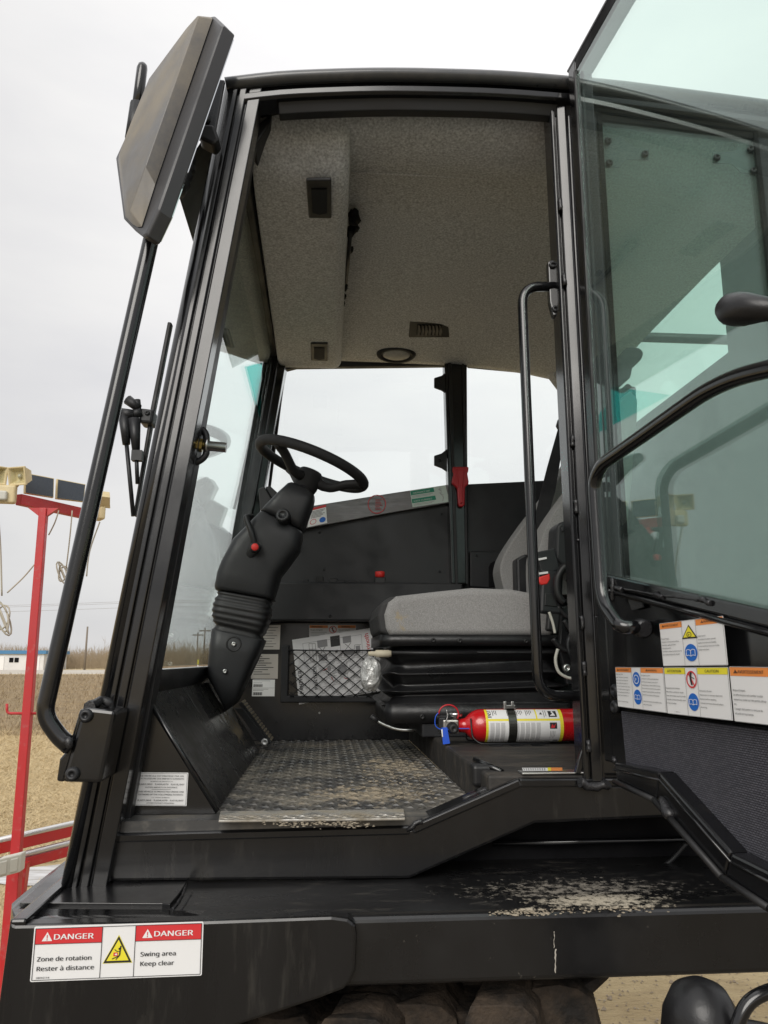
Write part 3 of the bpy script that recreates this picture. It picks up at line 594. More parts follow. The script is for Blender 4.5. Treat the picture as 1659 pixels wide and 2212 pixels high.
b = MB(); o1 = V((.052, .056, 0)); b.sweep([pb + o1 + V((.006, 0, .02)), pt_ + o1 + V((-.018, 0, -.05))], [(0, 0), (.033, 0), (.033, .05), (0, .05)], Y_, flip=-1 if (pt_ - pb).cross(Y_).x < 0 else 1); part(b, 'pillar_inner_channel', satin, .002)
b = MB(); d = (pt_ - pb).normalized(); w = V((d.z, 0, -d.x)); k0 = pb + w * .02 + V((0, .02, 0)); b.lathe(k0 - d * .01, d, [(0, .026), (.02, .028), (.02, .0)], 16)
# roof rail: rounded top, groove, lower rail
rpts = [(487, 168), (600, 155), (730, 149), (850, 147), (1000, 150), (1110, 155), (1222, 164), (1340, 175), (1450, 189), (1560, 203), (1680, 219)]
P = crv([aty(x, y, 1.47) for x, y in rpts], 3)
ra_ = [(.0, .06), (0, .026), (-.002, .014), (-.006, .006), (-.012, .001), (-.019, .001), (-.023, .005), (-.025, .012), (-.025, .024), (-.036, .024), (-.036, .011), (-.039, .006), (-.053, .006), (-.057, .012), (-.057, .06)]
b = MB(); b.sweep(P[1:], ra_, Y_, flip=1); part(b, 'roof_rail', paint, .0015)
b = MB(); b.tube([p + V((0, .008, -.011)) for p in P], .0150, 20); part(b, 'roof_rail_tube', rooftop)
b = MB(); Q = [p + V((0, .022, -.055)) for p in P[3:]]; b.sweep(Q, [(0, 0), (-.024, .012), (-.024, .035), (0, .035)], Y_, flip=1); part(b, 'door_header', satin, .002)
b = MB(); n_ = len(P); rgs = []
for p in P: rgs.append([p + V((0, .03, -.002)), p + V((0, 1.45, -.002)), p + V((0, 1.45, -.03)), p + V((0, .03, -.03))])
b.loft(rgs, s=False); part(b, 'roof', paint2)
# rear door pillar
bt0, bb0 = aty(1190, 214, 1.49), aty(1266, 1690, 1.49)
prB = [(0, .06), (0, .012), (.003, .008), (.010, .008), (.010, .016), (.014, .016), (.014, .004), (.032, .0), (.036, .004), (.036, .012), (.042, .012), (.042, .06)]
b = MB(); b.sweep([bb0, bt0], prB, Y_, flip=-1 if (bt0 - bb0).cross(Y_).x < 0 else 1); part(b, 'door_rear_pillar', paint, .0015)
for y in (430, 590, 940, 1080, 1330, 1430, 1600):
    x = 1190 + 76 * (y - 214) / 1476; weld('weld_bead', [aty(x + 9, y, 1.492), aty(x + 10, y + 14, 1.492), aty(x + 11, y + 30, 1.492)], .0045, VH)
b = MB(); b.tube([bb0 + V((.0, .012, .47)), bb0 + V((.05, .010, .472))], .003, 6); part(b, 'pillar_joint', weldm)
weld('weld_bead', [aty(1250, 1692, 1.485), aty(1290, 1698, 1.485), aty(1318, 1690, 1.485)], .009, VH)
b = MB(); b.prism(poly_y([(1264, 1595), (1274, 1610), (1262, 1650), (1255, 1672), (1243, 1672), (1250, 1640)], 1.505), (0, .012, 0)); part(b, 'pillar_gusset', paint, .002)
weld('weld_bead', [aty(1268, 1600, 1.5), aty(1273, 1612, 1.5), aty(1270, 1625, 1.5)], .005, VH)
# rear side wall with its window, seen through the open door's glass
xa, xb = aty(1297, 300, 1.5).x, aty(1632, 300, 1.5).x; zt = aty(1297, 243, 1.5).z; zt2 = aty(1630, 284, 1.5).z; zb_ = aty(1400, 1330, 1.5).z
bt_x = bt0.x + .042; wall_top = aty(1400, 190, 1.5).z - .065; xe = 1.13
b = MB(); b.prism([V((bt_x, 1.502, BOX)), V((xe, 1.502, BOX)), V((xe, 1.502, zb_)), V((bt_x, 1.502, zb_))], (0, .035, 0)); part(b, 'rear_side_panel', paint, .003)
b = MB()
b.prism([V((bt_x, 1.502, zb_)), V((xa, 1.502, zb_)), V((xa, 1.502, wall_top)), V((bt_x, 1.502, wall_top + .01))], (0, .035, 0))
b.prism([V((xb, 1.502, zb_)), V((xe, 1.502, zb_)), V((xe, 1.502, wall_top - .03)), V((xb, 1.502, wall_top - .02))], (0, .035, 0))
b.prism([V((xa, 1.502, zt)), V((xb, 1.502, zt2)), V((xb, 1.502, wall_top - .02)), V((xa, 1.502, wall_top))], (0, .035, 0)); part(b, 'rear_window_frame', paint2, .003)
b = MB(); b.prism([V((xa, 1.508, zb_)), V((xb, 1.508, zb_)), V((xb, 1.508, zt2)), V((xa, 1.508, zt))], (0, .005, 0)); rw = part(b, 'rear_side_window', g_rear)
for p, q in ((V((xa, 1.5, zb_)), V((xa, 1.5, zt))), (V((xa, 1.5, zt)), V((xb, 1.5, zt2))), (V((xb, 1.5, zt2)), V((xb, 1.5, zb_)))):
    d = (q - p).normalized(); s = d.cross(Y_); b = MB(); b.box((p + q) / 2, ((q - p).length / 2 + .004, .005, .004), 0, (d, s, Y_)); b.build('window_gasket', seal, rw)
for x, y in ((1313, 305), (1316, 352), (1393, 333), (1548, 341), (1621, 323), (1627, 369)): bolt(aty(x, y, 1.506), (0, -1, 0), .0085, VH, name='window_bolt')
for Pn in (((1306, 296), (1345, 298), (1372, 318), (1402, 322), (1402, 345), (1352, 345), (1338, 362), (1308, 362)), ((1634, 312), (1598, 310), (1588, 326), (1540, 328), (1540, 352), (1582, 354), (1600, 372), (1636, 380))):
    b = MB(); b.prism(poly_y(Pn, 1.516), (0, .003, 0)); part(b, 'hinge_plate', MATS['black_satin'], .001)
# windscreen and far pillar
def wp(Y, z, dx=.035): return V((XW(z) + dx, Y, z))
z0, z1 = 1.735, 2.93
b = MB(); b.prism([wp(1.53, z0), wp(2.86, z0), wp(2.86, z1), wp(1.53, z1)], (.006, 0, 0)); part(b, 'windscreen', g_wind)
wn = V((1, 0, -.136)).normalized()
def onw(x, y, off=.0): return atpl(x, y, wp(2, 2, .035) + wn * off, wn)
b = MB(); b.prism([onw(533, 793, .009), onw(566, 784, .009), onw(562, 906, .009)], wn * .001); part(b, 'painted_teal_sheen', g_teal)  # teal polarised reflection in the glass, painted as a coloured triangle
tf = decal('windscreen_sticker', plane_map([onw(x, y, .010) for x, y in ((330, 1360), (347, 1360), (343, 1442), (326, 1442))], 100, 420), 100, 420, [('l', [(2, 2), (98, 2), (98, 418), (2, 418), (2, 2)], 5, sred)] + [('l', [(2, y), (98, y)], 4, sred) for y in (120, 210, 235, 260, 300, 330, 350)] + [('r', 20, 390, 80, 415, blue)], VH, base=None)
b = MB(); b.sweep([wp(2.82, 1.40, .0), wp(2.82, 2.98, .0)], [(0, 0), (.035, 0), (.035, -.03), (.06, -.03), (.06, .0), (.085, .01), (.085, .11), (0, .11)], Y_, flip=-1); part(b, 'far_front_pillar', paint, .003)
b = MB(); z = aty(400, 1441, 2.2).z; b.prism([wp(1.56, z, .022), wp(1.56, z, .065), wp(1.56, z - .09, .065), wp(1.56, z - .09, .022)], (0, 1.3, 0)); part(b, 'windscreen_lower_frame', paint, .003)
b = MB(); b.prism([wp(1.55, 2.90, -.02), wp(1.55, 2.90, .05), wp(1.55, 2.99, .06), wp(1.55, 2.99, -.02)], (0, 1.3, 0)); part(b, 'windscreen_upper_frame', satin, .003)
b = MB(); b.prism([wp(1.56, 2.93, .05), wp(1.56, 2.90, .075), wp(1.56, 2.96, .10), wp(1.56, 2.99, .10)], (0, 1.29, 0)); part(b, 'header_trim', satin, .004)
# outer sun visor above the windscreen
b = MB(); vz = 2.965; va = aty(384, 394, 1.50); vc = aty(521, 781, 2.80); zz = 2.60
va = V((XW(2.9) - .13, 1.52, 2.74)); b.prism([V((XW(2.95) + .015, 1.50, 2.965)), V((XW(2.95) + .015, 2.86, 2.965)), V((-.333, 2.60, 2.775)), V((-.333, 1.52, 2.775))], V((-.006, 0, -.004))); part(b, 'sun_visor', satin, .002)
# headliner: front console with two vents, main panel stepped, curved down to the far side
xl0, xl1 = aty(545, 300, 1.62).x, aty(602, 795, 2.86).x; xr0, xr1 = aty(756, 300, 1.62).x, aty(737, 790, 2.86).x
zc = aty(670, 802, 2.87).z
cons = [(1.555, zc + .135), (1.575, zc + .10), (1.60, zc + .062), (1.635, zc + .028), (1.68, zc + .008), (1.74, zc + .0), (2.2, zc + .001), (2.80, zc), (2.85, zc + .006), (2.875, zc + .03)]
b = MB(); rgs = []
for Y, zz in cons:
    t = (Y - 1.62) / 1.24; xl = xl0 + (xl1 - xl0) * t; xr = xr0 + (xr1 - xr0) * t; r = .035; ring = [V((xl, Y, 3.01)), V((xl, Y, zz + .01)), V((xl + .01, Y, zz))]
    for k in range(7): a = -math.pi / 2 + k * math.pi / 12; ring.append(V((xr - r + math.cos(a) * r, Y, zz + r + math.sin(a) * r)))
    ring.append(V((xr + .006, Y, 3.01))); rgs.append(ring)
b.loft(rgs, s=True); con = part(b, 'overhead_console', felt)
zm = 2.968
dy = ray(900, 379); Ysm = (zm - CZ) / dy.z * dy.y
main = [(1.545, 3.015), (1.555, 3.0), (1.575, zm + .016), (1.61, zm + .002), (1.66, zm), (Ysm - .004, zm), (Ysm + .002, zm + .010), (2.0, zm + .016), (2.45, zm + .012), (2.60, zm + .004), (2.70, zm - .012), (2.80, zm - .030), (2.87, aty(900, 784, 2.90).z), (2.90, aty(900, 784, 2.90).z - .002), (2.90, 3.02)]
b = MB(); xs = [xr1 - .02, .2, .45, .62, .80, .95, xe]; dz = [0, 0, -.004, -.012, -.03, -.06, -.10]
b.loft([[V((x, Y, min(zz + (d if i > 3 else d * .3), 3.03 + d * .3))) for i, (Y, zz) in enumerate(main)] for x, d in zip(xs, dz)], s=True, caps=False, closed=False); hl = part(b, 'headliner', felt)
b = MB(); b.tube([V((xr1, Ysm, zm + .001)), V((.45, Ysm, zm + .001)), V((.62, Ysm, zm - .003)), V((.80, Ysm, zm - .011))], .0032, 8); b.build('panel_ridge', felt, hl)
def vent(corners, z_or, nrm_ax, slats, rows_along_y, name='air_vent'):
    c4 = corners; ce = sum(c4, V()) / 4; e1 = (c4[1] - c4[0]); e2 = (c4[3] - c4[0]); n = e1.cross(e2).normalized()
    if n.dot(CO - ce) < 0: n = -n
    b = MB(); b.prism([p + n * -.004 for p in c4], n * .009); fr = part(b, name, satin, .003)
    b = MB(); ins = [ce + (p - ce) * .62 + n * .0055 for p in c4]; b.prism(ins, n * .0006); b.build('vent_recess', hole, fr)
    for k in range(slats):
        t = (k + .5) / slats; q = ins[0] + (ins[3] - ins[0]) * t; q2 = ins[1] + (ins[2] - ins[1]) * t; ee = (ins[3] - ins[0]).normalized() * .006
        if not rows_along_y: q = ins[0] + (ins[1] - ins[0]) * t; q2 = ins[3] + (ins[2] - ins[3]) * t; ee = (ins[1] - ins[0]).normalized() * .004
        b = MB(); pts = [q - ee, q2 - ee, q2 + ee + n * .004, (q + q2) / 2 + ee * 2 + n * .006, q + ee + n * .004]; b.prism(pts, n * .0012); b.build('vent_slat', satin, fr)
vent([atz(x, y, zc - .001) for x, y in ((661, 386), (716, 385), (716, 469), (667, 468))], zc, 0, 5, 1)
vent([atz(x, y, zc - .001) for x, y in ((671, 740), (708, 740), (708, 778), (672, 777))], zc, 0, 5, 1)
pv = V((.2, 2.73, zm - .017)); nv = V((0, -.19, -1)).normalized()
vent([atpl(x, y, pv + nv * .002, nv) for x, y in ((885, 692), (970, 692), (971, 727), (883, 727))], 0, 0, 7, 0)
b = MB(); c = atpl(856, 765, V((.2, 2.83, zm - .045)), V((0, -.5, -1)).normalized()); nd = V((0, -.45, -1)).normalized(); a1 = X; a2 = nd.cross(a1).normalized()
def ell(rx, ry, h): return [c + a1 * (rx * math.cos(2 * math.pi * k / 28)) + a2 * (ry * math.sin(2 * math.pi * k / 28)) + nd * h for k in range(28)]
b.loft([ell(.078, .044, -.02), ell(.078, .044, .004), ell(.072, .040, .010), ell(.058, .030, .010), ell(.055, .028, .004)]); dl = part(b, 'dome_light', satin)
b = MB(); b.loft([ell(.057, .029, .003), ell(.05, .025, .010), ell(.03, .014, .014), ell(.002, .001, .015)]); b.build('lens', dome, dl)
# dark gear hanging in the gap beside the console
for x, y, r in ((765, 470, .022), (768, 492, .014), (757, 500, .018), (757, 540, .012), (747, 590, .011), (744, 620, .015), (742, 640, .013), (740, 655, .012)):
    b = MB(); b.ball(atz(x, y, zm - .01 if y < 560 else zm - .015), (r * .8, r * 1.5, r * .7), 0, 8, 6, jit=.4); part(b, 'cable_clip', hole)
b = MB(); b.tube([atz(757, 500, zm - .02), atz(752, 560, zm - .03), atz(747, 610, zm - .03)], .006, 8); part(b, 'bracket_bar', satin)
# felt rear corner
b = MB(); xx = [aty(x, y, 2.88) for x, y in ((1120, 783), (1166, 797), (1222, 872), (1300, 960), (1300, 700), (1120, 720))]; b.prism(xx, (.0, -.05, .02)); part(b, 'headliner_corner', felt, .01)
# far wall
b = MB(); Yw = 2.93
P = [aty(x, y, Yw) for x, y in ((560, 1165), (663, 1125), (985, 1070), (985, 1262), (985, 1650), (560, 1650))]; P[4] = V((P[4].x, Yw, FL)); P[5] = V((P[5].x - .04, Yw, FL)); P[0] = V((P[5].x + .02, Yw, P[0].z)); b.prism(P, (0, .03, 0))
part(b, 'far_wall_panel', satin)
b = MB(); b.prism([V((aty(985, 1, Yw).x, Yw, FL)), V((xe, Yw, FL)), V((xe, Yw, aty(1190, 1030, Yw).z)), aty(1012, 1046, Yw), aty(985, 1050, Yw)], (0, .03, 0)); part(b, 'rear_far_panel', plast)
b = MB(); b.prism(poly_y([(590, 1112), (678, 1092), (847, 1065), (980, 1045), (984, 1084), (847, 1107), (663, 1141), (590, 1160)], 2.905), (0, .02, 0)); part(b, 'window_sill_panel', greym, .002)
b = MB(); b.prism(poly_y([(960, 770), (1009, 770), (1012, 1262), (975, 1262)], 2.88), (0, .06, 0)); part(b, 'far_door_post', paint, .006)
b = MB(); b.prism(poly_y([(968, 772), (975, 772), (990, 1262), (984, 1262)], 2.872), (0, .006, 0)); part(b, 'post_seal', rubber, .002); b = MB(); b.prism(poly_y([(998, 772), (1002, 772), (1012, 1262), (1007, 1262)], 2.872), (0, .006, 0)); part(b, 'post_seal', rubber, .002)
for y in (825, 993):
    b = MB(); b.prism(poly_y([(966, y - 24), (954, y - 14), (938, y - 9), (938, y + 12), (954, y + 18), (966, y + 26)], 2.885), (0, .01, 0)); h = part(b, 'window_hinge', satin, .003); bolt(aty(950, y + 1, 2.884), (0, -1, 0), .007, VH)
b = MB(); b.prism(poly_y([(590, 780), (620, 778), (960, 770), (962, 789), (640, 793), (612, 800), (600, 830)], 2.925), (0, .03, 0)); b.prism(poly_y([(1008, 772), (1120, 780), (1190, 792), (1190, 812), (1120, 800), (1012, 790)], 2.925), (0, .03, 0)); part(b, 'far_header', rubber, .004)
b = MB(); b.tube([aty(614, 800, 2.90), aty(581, 1060, 2.90), aty(576, 1110, 2.9)], .006, 8); part(b, 'window_seal', rubber)
g0 = aty(575, 1130, 2.945); b = MB(); b.prism([V((g0.x, 2.945, g0.z)), V((aty(985, 1, 2.945).x, 2.945, aty(985, 1060, 2.945).z)), aty(962, 780, 2.945), aty(600, 780, 2.945)], (0, .005, 0)); part(b, 'far_side_window', g_side)
b = MB(); b.prism([aty(1008, 1055, 2.945), V((xe, 2.945, aty(1008, 1055, 2.945).z)), V((xe, 2.945, aty(1190, 780, 2.945).z)), aty(1008, 775, 2.945)], (0, .005, 0)); part(b, 'far_rear_window', g_side)
# rear wall: window between sill and header, near post, cross bar outside
zl = atx(1563, 769, xe).z; zu = atx(1543, 524, xe).z; yn = atx(1562, 640, xe).y
b = MB(); b.bb((xe, 1.5, BOX), (xe + .04, 2.96, zl)); b.bb((xe, 1.5, zu), (xe + .04, 2.96, 3.0)); b.bb((xe, 1.5, zl), (xe + .04, yn, zu)); part(b, 'rear_wall', satin)
b = MB(); b.bb((xe + .01, yn, zl), (xe + .016, 2.93, zu)); part(b, 'rear_window', g_side)
b = MB(); p, q = aty(1345, 727, 3.1), aty(1700, 738, 3.1); bz = (p.z + q.z) / 2; b.tube([V((p.x - .3, 3.1, p.z)), q + V((1.0, 0, 0))], .022, 10); rb_ = part(b, 'rear_guard_bar', satin)
# floor tread plate with its raised lugs
fx = [atz(x, y, FL) for x, y in ((466, 1763), (1010, 1729))]; xL = fx[0].x - .02; xR = .318
b = MB(); b.bb((-.395, 1.505, FL - .02), (xR + .001, 2.93, FL - .0005)); fl = part(b, 'floor_plate', tread)
b = MB(); y = 1.580; r_ = 0
while y < 2.9:
    x = xL + (.026 if r_ % 2 else 0)
    while x < xR - .01:
        for dx, sg in ((0, 1), (.026, -1)):
            c = V((x + dx, y + (.014 if dx else 0), FL)); a = math.radians(36 * sg); l = V((math.cos(a), math.sin(a), 0)); w2 = V((-math.sin(a), math.cos(a), 0)); L_, w_ = .0150, .0046
            b.add([c - l * L_, c - w2 * w_, c + l * L_, c + w2 * w_, c - l * L_ * .5 + Z * .0038, c + l * L_ * .5 + Z * .0038], [(0, 1, 5, 4), (1, 2, 5), (2, 3, 4, 5), (3, 0, 4)])
        x += .052
    y += .028; r_ += 1
b.build('tread_lugs', tread, fl, kind='stuff')
st0, st1 = atz(472, 1777, FL + .004), atz(875, 1772, FL + .004); b = MB(); b.prism([atz(476, 1757, FL), atz(872, 1752, FL), st1, st0], (0, 0, .004)); sp = part(b, 'sill_tread_strip', alu, .001)
b = MB(); nL = 22
for k in range(nL):
    for j in (0, 1):
        c = st0 + (st1 - st0) * ((k + .5) / nL) + V((0, .010 + .016 * j, .0045)); a = math.radians(33 * (1 if (k + j) % 2 else -1)); l = V((math.cos(a), math.sin(a), 0)) * .011; w2 = V((-math.sin(a), math.cos(a), 0)) * .003
        b.add([c - l, c - w2, c + l, c + w2, c - l * .5 + Z * .002, c + l * .5 + Z * .002], [(0, 1, 5, 4), (1, 2, 5), (2, 3, 4, 5), (3, 0, 4)])
b.build('strip_lugs', alu, sp, kind='stuff')
def mudlumps(name, pts, rs, z, par):
    b = MB()
    for x, y in pts:
        for _ in range(22):
            c = atz(x + random.gauss(0, rs), y + random.gauss(0, rs * .16), z); r = random.uniform(.0006, .0021) * (1.7 if random.random() < .06 else 1); b.ball(c, (r * 1.7, r * 1.5, r * .5), 0, 6, 4, jit=.6)
    b.build(name, mudm, par, kind='stuff')
mudlumps('mud_crumbs', [(600 + 22 * k, 1776 + (k % 3) * 3) for k in range(9)], 18, FL + .003, VH)
mudlumps('floor_mud', [(820 + 30 * (k % 4), 1660 + 18 * (k // 4)) for k in range(16)], 40, FL + .002, VH)
mudlumps('deck_mud', [(1140 + 26 * k, 1964 - 4 * (k % 4)) for k in range(10)], 40, DECK + .001, VH)
mudlumps('deck_mud', [(1090 + 26 * k, 1972) for k in range(4)], 20, DECK + .001, VH)
# raised box at the seat
b = MB(); b.bb((.3195, 1.512, FL - .004), (xe, 2.93, BOX)); part(b, 'seat_box', mat('box_top_rubber', (0.03, 0.028, 0.026), .7, spec=.4, dirt=((0.17, 0.14, 0.11), 14, .5, .75, .5), bump=(160, .4, .001), aniso=(.5, 2, 1)), .006)
d = part((lambda b: (b.bb((aty(1128, 1676, 1.51).x, 1.508, BOX + .0005), (bb0.x + .02, 1.545, BOX + .004)), b)[1])(MB()), 'box_edge_strip', steel, .001)
q = [V((p.x, p.y, BOX + .0042)) for p in (atz(1128, 1664, BOX), atz(1215, 1664, BOX), atz(1215, 1671, BOX), atz(1130, 1671, BOX))]; decal('edge_label', plane_map(q, 87, 8), 87, 8, [('r', 55, 0, 62, 8, yellow), ('r', 62, 0, 87, 8, orange)] + [('r', 2 + 5 * k, 1, 4.5 + 5 * k, 7, pgrey) for k in range(10)], VH)
# hinged lid hardware at the end of the box
b = MB(); b.tube([aty(1025, 1640, 1.62), aty(1085, 1668, 1.56)], .006, 8); b.tube([aty(1018, 1655, 1.62), aty(1075, 1680, 1.56)], .005, 8); part(b, 'latch_rod', paint)
b = MB(); b.box(aty(1040, 1673, 1.60), (.022, .02, .022), 0, None); part(b, 'latch_block', rubber, .008, seg=3)
weld('weld_bead', [aty(1000, 1728, 1.53), aty(1050, 1706, 1.53), aty(1105, 1682, 1.53)], .005, VH)
# toe box: near cheek, folded lip, slanted plates
A = aty(303, 1486, 1.565); B_ = atz(466, 1760, FL); B_.y = 1.565; C_ = atz(562, 1622, FL)
b = MB(); b.prism([V((B_.x, 1.56, FL)), V((A.x, 1.56, A.z)), V((A.x - .02, 1.56, A.z)), V((-.385, 1.56, FL + .05)), V((-.385, 1.56, FL))], (0, .006, 0)); part(b, 'toe_cheek', paint, .001)
b = MB(); b.tube([V((B_.x + .002, 1.562, FL + .004)), V((A.x + .002, 1.562, A.z))], .0055, 8); part(b, 'cheek_lip', paint)
Yt = C_.y
def toe(ya, yb, name, gap=0):
    n = (V((A.x, 0, A.z)) - V((B_.x, 0, FL))).cross(Y_).normalized(); n = n if n.x > 0 else -n
    b = MB(); b.prism([V((B_.x, ya, FL)), V((B_.x, yb, FL)), V((A.x, yb, A.z)), V((A.x, ya, A.z))], -n * .008); return part(b, name, toem, .0015)
ysp = 1.565 + (Yt - 1.565) * .42
toe(1.572, ysp - .002, 'toe_plate'); toe(ysp + .002, Yt, 'toe_plate')
b = MB(); b.bb((XW(A.z) + .03, 1.575, A.z - .03), (A.x - .0, 2.9, A.z - .004)); part(b, 'toe_ledge', satin, .003)
for x in (400, 432): bolt(aty(x, 1466, 2.0) if 0 else V((A.x - .03, 1.75 + (x - 400) * .008, A.z - .004)), (0, 0, 1), .012, VH)
bolt(aty(319, 1512, 1.555), (0, -1, 0), .006, VH)
# patents sticker on the cheek, second label on the pillar
tx = ['CE VEHICULE EST PROTEGE PAR UN', 'OU PLUSIEURS DES BREVETS SUIVANTS:', 'NUMEROS DE BREVETS E.-U.', '8,607,903   9,604,679   9,616,947', 'AUTRES BREVETS EN INSTANCE', 'THIS VEHICLE IS PROTECTED UNDER ONE', 'OR MORE OF THE FOLLOWING PATENTS:', 'U.S. PATENT NUMBERS:', '8,607,903   9,604,679   9,616,947', 'OTHER PATENTS PENDING']
ty = [24, 40, 55, 73, 90, 116, 133, 149, 167, 182]; tz = [14, 14, 9, 15, 12, 14, 14, 9, 15, 12]; tw = [248, 258, 130, 262, 184, 262, 256, 104, 262, 156]
it = [('l', [(5, 5), (295, 5), (295, 190), (5, 190), (5, 5)], 1.5, prn), ('l', [(95, 99), (205, 99)], 1.5, prn)]
for t_, yy, zz, wd in zip(tx, ty, tz, tw):
    vs, _ = glyphs(t_); mw = max(v[0] for v in vs); it.append(('t', t_, 150 - wd / 2, yy, zz, prn, .01, wd / (mw * zz)))
decal('patent_sticker', plane_map([aty(x, y, 1.559) for x, y in ((295, 1668), (407, 1669), (403, 1741), (289, 1740))], 300, 195), 300, 195, it, VH, r=3)
decal('pillar_label', plane_map([aty(x, y, 1.546) for x, y in ((264, 1662), (281, 1666), (267, 1738), (251, 1737))], 40, 160), 40, 160, [('r', 4, 8 + 14 * k, 20 + (k * 7) % 14, 12 + 14 * k, pgrey) for k in range(10)], VH, base=film)
# accelerator pedal
pd0, pd1 = aty(518, 1518, 2.62), aty(584, 1606, 2.62); dd = (pd1 - pd0).normalized(); b = MB(); b.box((pd0 + pd1) / 2 + V((.0, .05, 0)), ((pd1 - pd0).length / 2, .05, .007), 0, (dd, Y_, dd.cross(Y_))); pe = part(b, 'pedal', rubber, .003)
b = MB()
for k in range(14): q = pd0 + (pd1 - pd0) * ((k + .5) / 14) + V((.004, .05, .006)); b.box(q, (.004, .045, .003), 0, (dd, Y_, dd.cross(Y_)))
b.build('pedal_ribs', mudm, pe, .001)
b = MB(); b.prism([aty(x, y, 2.60) for x, y in ((505, 1530), (525, 1530), (575, 1595), (570, 1608), (556, 1600), (530, 1560))], (0, .02, 0)); b.build('pedal_bracket', satin, pe, .002)
b = MB(); b.lathe(aty(572, 1603, 2.595), (0, -1, 0), [(-.03, .010), (.002, .012), (.004, .009), (.003, .006), (.002, 0)], 14); b.build('pedal_pivot', steel, pe)
# side console with switches, lower panel, net pocket, labels
z1c, z0c = aty(700, 1258, 2.78).z, aty(700, 1341, 2.78).z; xcA, xcB = aty(560, 1300, 2.78).x, aty(1000, 1300, 2.78).x
b = MB(); b.bb((xcA, 2.78, z0c), (xcB, 2.93, z1c)); part(b, 'side_console', plast, .006)
bolt(aty(713, 1330, 2.779), (0, -1, 0), .006, VH)
b = MB(); b.prism([V((xcA + .1, 2.80, z1c)), V((xcB - .12, 2.80, z1c)), V((xcB - .12, 2.92, z1c + .012)), V((xcA + .1, 2.92, z1c + .012))], (0, 0, .004)); part(b, 'switch_plate', satin, .002)
for x, w2, h2, m in ((660, .012, .012, satin), (690, .016, .022, rubber), (720, .016, .016, satin), (735, .018, .010, satin), (760, .02, .008, satin), (785, .014, .008, satin)):
    q = aty(x, 1250, 2.82); b = MB(); b.bb((q.x - w2, 2.815, z1c + .003), (q.x + w2, 2.845, z1c + .003 + h2)); part(b, 'rocker_switch', m, .003)
q = aty(821, 1250, 2.82); b = MB(); b.bb((q.x - .02, 2.81, z1c), (q.x + .02, 2.85, z1c + .024)); eb = part(b, 'stop_button', satin, .003)
b = MB(); b.lathe((q.x, 2.83, z1c + .023), (0, 0, 1), [(0, .012), (.006, .018), (.022, .0185), (.024, .016), (.025, 0)], 18); b.build('button_cap', bred, eb)
b = MB(); YL = 2.895; b.prism([V((-.37, YL, z0c)), V((aty(985, 1345, YL).x, YL, z0c)), V((aty(985, 1345, YL).x, YL, FL)), V((-.37, YL, FL))], (0, .03, 0)); part(b, 'lower_panel', paint2, .003)
b = MB(); b.prism(poly_y([(1015, 1190), (1093, 1190), (1093, 1275), (1015, 1268)], 2.90), (0, .025, 0)); lc = part(b, 'rear_locker', plast, .006); b = MB(); b.prism(poly_y([(1060, 1217), (1067, 1212), (1092, 1212), (1092, 1268), (1056, 1268), (1056, 1225)], 2.897), (0, .01, 0)); b.build('locker_recess', hole, lc, .003); bolt(aty(1030, 1200, 2.899), (0, -1, 0), .005, VH)
b = MB(); q0 = [aty(x, y, 2.86) for x, y in ((622, 1404), (622, 1512), (900, 1512))]
b.prism(poly_y([(608, 1395), (625, 1393), (622, 1503), (850, 1503), (850, 1517), (605, 1518)], 2.855), (0, .04, 0)); npk = part(b, 'net_pocket', plast, .004)
b = MB(); Yn = 2.852
def net(x, y): return aty(x, y, Yn)
xs0, xs1, ys0, ys1 = 622, 838, 1405, 1506
b.tube([net(622, 1404), net(720, 1406), net(842, 1404)], .0026, 6)
stp = 27.5
for k in range(-5, 9):
    for sg in (1, -1):
        pts = []
        xa0 = xs0 + k * stp + 4
        for t in range(0, 13):
            y = ys0 + (ys1 - ys0) * t / 12; x = (xa0 + (y - ys0) * 1.18) if sg > 0 else (xa0 + 119 - (y - ys0) * 1.18)
            if xs0 <= x <= xs1: pts.append(net(x, y) + V((0, .004 * math.sin((x + y) * .1), 0)))
        if len(pts) > 1: b.tube(pts, .0019, 5)
b.build('net_cord', rubber, npk)
lab = [('r', 0, 0, 60, 16, white)]
def lines(x0, x1, y0, n, st, m=pgrey, h=3): return [('r', x0, y0 + k * st, x1 - (k * 37 % 11) * (x1 - x0) * .03, y0 + k * st + h, m) for k in range(n)]
decal('warning_sticker', plane_map([aty(x, y, 2.893) for x, y in ((668, 1350), (769, 1350), (769, 1380), (668, 1380))], 300, 90), 300, 90, [('r', 2, 2, 119, 20, orange), ('r', 183, 2, 298, 20, orange), ('t', 'AVERTISSEMENT', 14, 17, 15, prn, .02, .78), ('t', 'WARNING', 206, 17, 15, prn, .02), ('t', 'Risque d\'impact.', 8, 36, 13, prn, .01), ('t', 'Impact hazard.', 188, 36, 13, prn, .01), ('c', 151, 30, 24, sred, 20, 2), ('l', [(136, 14), (166, 46)], 4, sred), ('l', [(151, 14), (148, 30), (156, 46)], 6, prn)] + lines(8, 112, 46, 4, 11) + lines(188, 292, 46, 4, 11), VH)
decal('data_plate', plane_map([aty(x, y, 2.893) for x, y in ((556, 1350), (606, 1350), (604, 1403), (548, 1403))], 100, 100), 100, 100, lines(10, 90, 10, 8, 11, prn, 2), VH, base=silver)
decal('data_plate', plane_map([aty(x, y, 2.893) for x, y in ((546, 1413), (601, 1413), (600, 1466), (542, 1466))], 100, 100), 100, 100, [('r', 8, 8 + 9 * k, 8 + (30 + (k * 29) % 50), 11 + 9 * k, prn) for k in range(9)], VH, base=silver, label='shiny maker\'s data plate beside the steering column')
